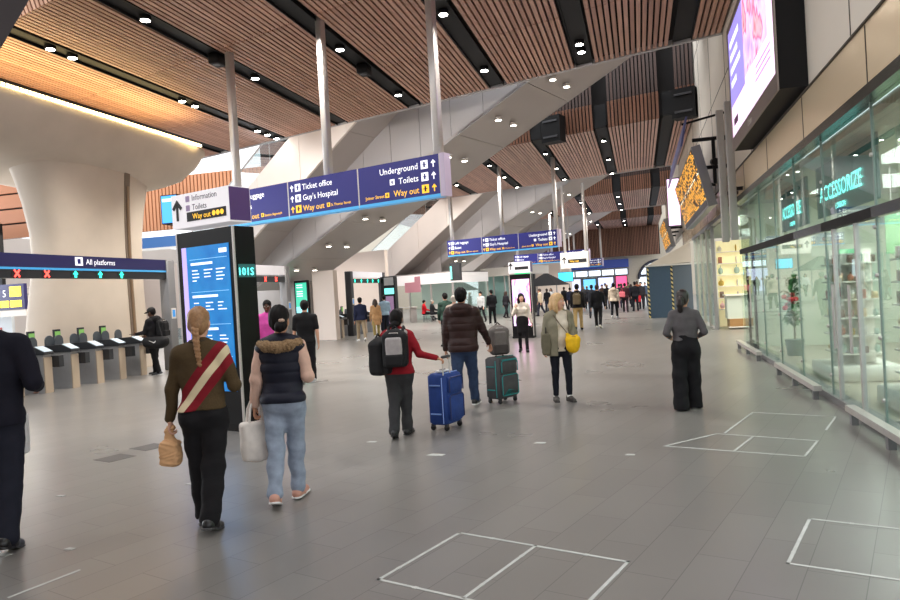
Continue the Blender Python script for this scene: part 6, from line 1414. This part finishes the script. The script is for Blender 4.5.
# ================================================================ LIGHT AND CAMERA
wd = bpy.data.worlds.new('world'); bpy.context.scene.world = wd; wd.use_nodes = True
bg = wd.node_tree.nodes['Background']; bg.inputs[0].default_value = (.93, .96, 1., 1); bg.inputs[1].default_value = 1.5
def area(name, loc, rot, sx, sy, power, col=(1, .96, .9)):
    l = bpy.data.lights.new(name, 'AREA'); l.shape = 'RECTANGLE'; l.size = sx; l.size_y = sy; l.energy = power; l.color = col
    o = bpy.data.objects.new(name, l); o.location = loc; o.rotation_euler = rot; COL.objects.link(o); return o
def spot(name, loc, power, ang=110, col=(1, .95, .88)):
    l = bpy.data.lights.new(name, 'SPOT'); l.energy = power; l.spot_size = math.radians(ang); l.spot_blend = .6; l.shadow_soft_size = .12; l.color = col
    o = bpy.data.objects.new(name, l); o.location = loc; COL.objects.link(o); return o
for k in (0, 1, 2):
    for x in (-11.5, -6.9, -2.5):
        for y in (14.2, 20.0): spot('ceiling_lamp', (x, y+SHY*k, 7.9), 850 if y+SHY*k < 16 else 1450)
for x in (-9, -4, 0): spot('ceiling_lamp', (x, 3.0, 8.4), 110, 130)
# wash of the light strip on the timber above
l = area('strip_wash', (-14.3, 12.5, 7.12), (math.pi, 0, 0), 1.2, 16, 230, (1, .80, .38))
# shop interiors
for y in (8.0, 11.6, 15.4): area('shop_lamp', (4.8, y, 3.38), (0, 0, 0), 2.6, 2.4, 130, (1, .98, .92))
area('shop_lamp', (5.0, 22.5, 3.4), (0, 0, 0), 3, 4, 260, (1, .95, .8)); area('shop_lamp', (5.0, 29.5, 3.4), (0, 0, 0), 3, 5, 240, (1, .97, .88))
for v in (-20.5, -16.5, -12.5, -8.5):
    for k in (0, 1):
        p = W(14.5, v, 7.7)+Vector((0, SHY*k, 0)); o_ = spot('parapet_fill', tuple(p), 420, 75, (1, .95, .9)); o_.rotation_euler = (math.radians(62), 0, -SK)  # fill spots added to brighten the parapets, no fittings modelled
area('day_lobby', (-27, 17, 3.2), (0, -math.pi/2, 0), 4.5, 14, 1500, (.86, .93, 1))
# daylight from the skylight gaps between roof bays, shining down
for k in (0, 1): 
    p = W(21, -16, 1.2)+Vector((0, SHY*k, 0))
    area('skylight', tuple(W(25.3, -8, 12.2)+Vector((0, SHY*k, 0))), (0, 0, -SK), 16, 4.5, 330, (.92, .96, 1))
area('lobby_lamp', (-19, 22, 4.4), (0, 0, 0), 5, 12, 500, (1, .95, .9))
area('lobby_lamp', (-20, 36, 4.4), (0, 0, 0), 6, 8, 400, (1, .95, .9))
cam = bpy.data.cameras.new('camera'); cam.sensor_width = 36.; cam.lens = F/900*36.; cam.clip_end = 400; cam.clip_start = .05
co = bpy.data.objects.new('camera', cam); COL.objects.link(co)
R = Matrix((CR, CU, -CF)).transposed(); co.matrix_world = Matrix.Translation(CAM) @ R.to_4x4()
sc_ = bpy.context.scene; sc_.camera = co
sc_.view_settings.view_transform = 'Standard'; sc_.view_settings.look = 'None'; sc_.view_settings.exposure = .45; sc_.view_settings.gamma = 1.
cy = sc_.cycles; cy.use_denoising = True; cy.max_bounces = 8; cy.transparent_max_bounces = 24; cy.diffuse_bounces = 4; cy.glossy_bounces = 4; cy.sample_clamp_indirect = 6.; cy.caustics_reflective = False; cy.caustics_refractive = False
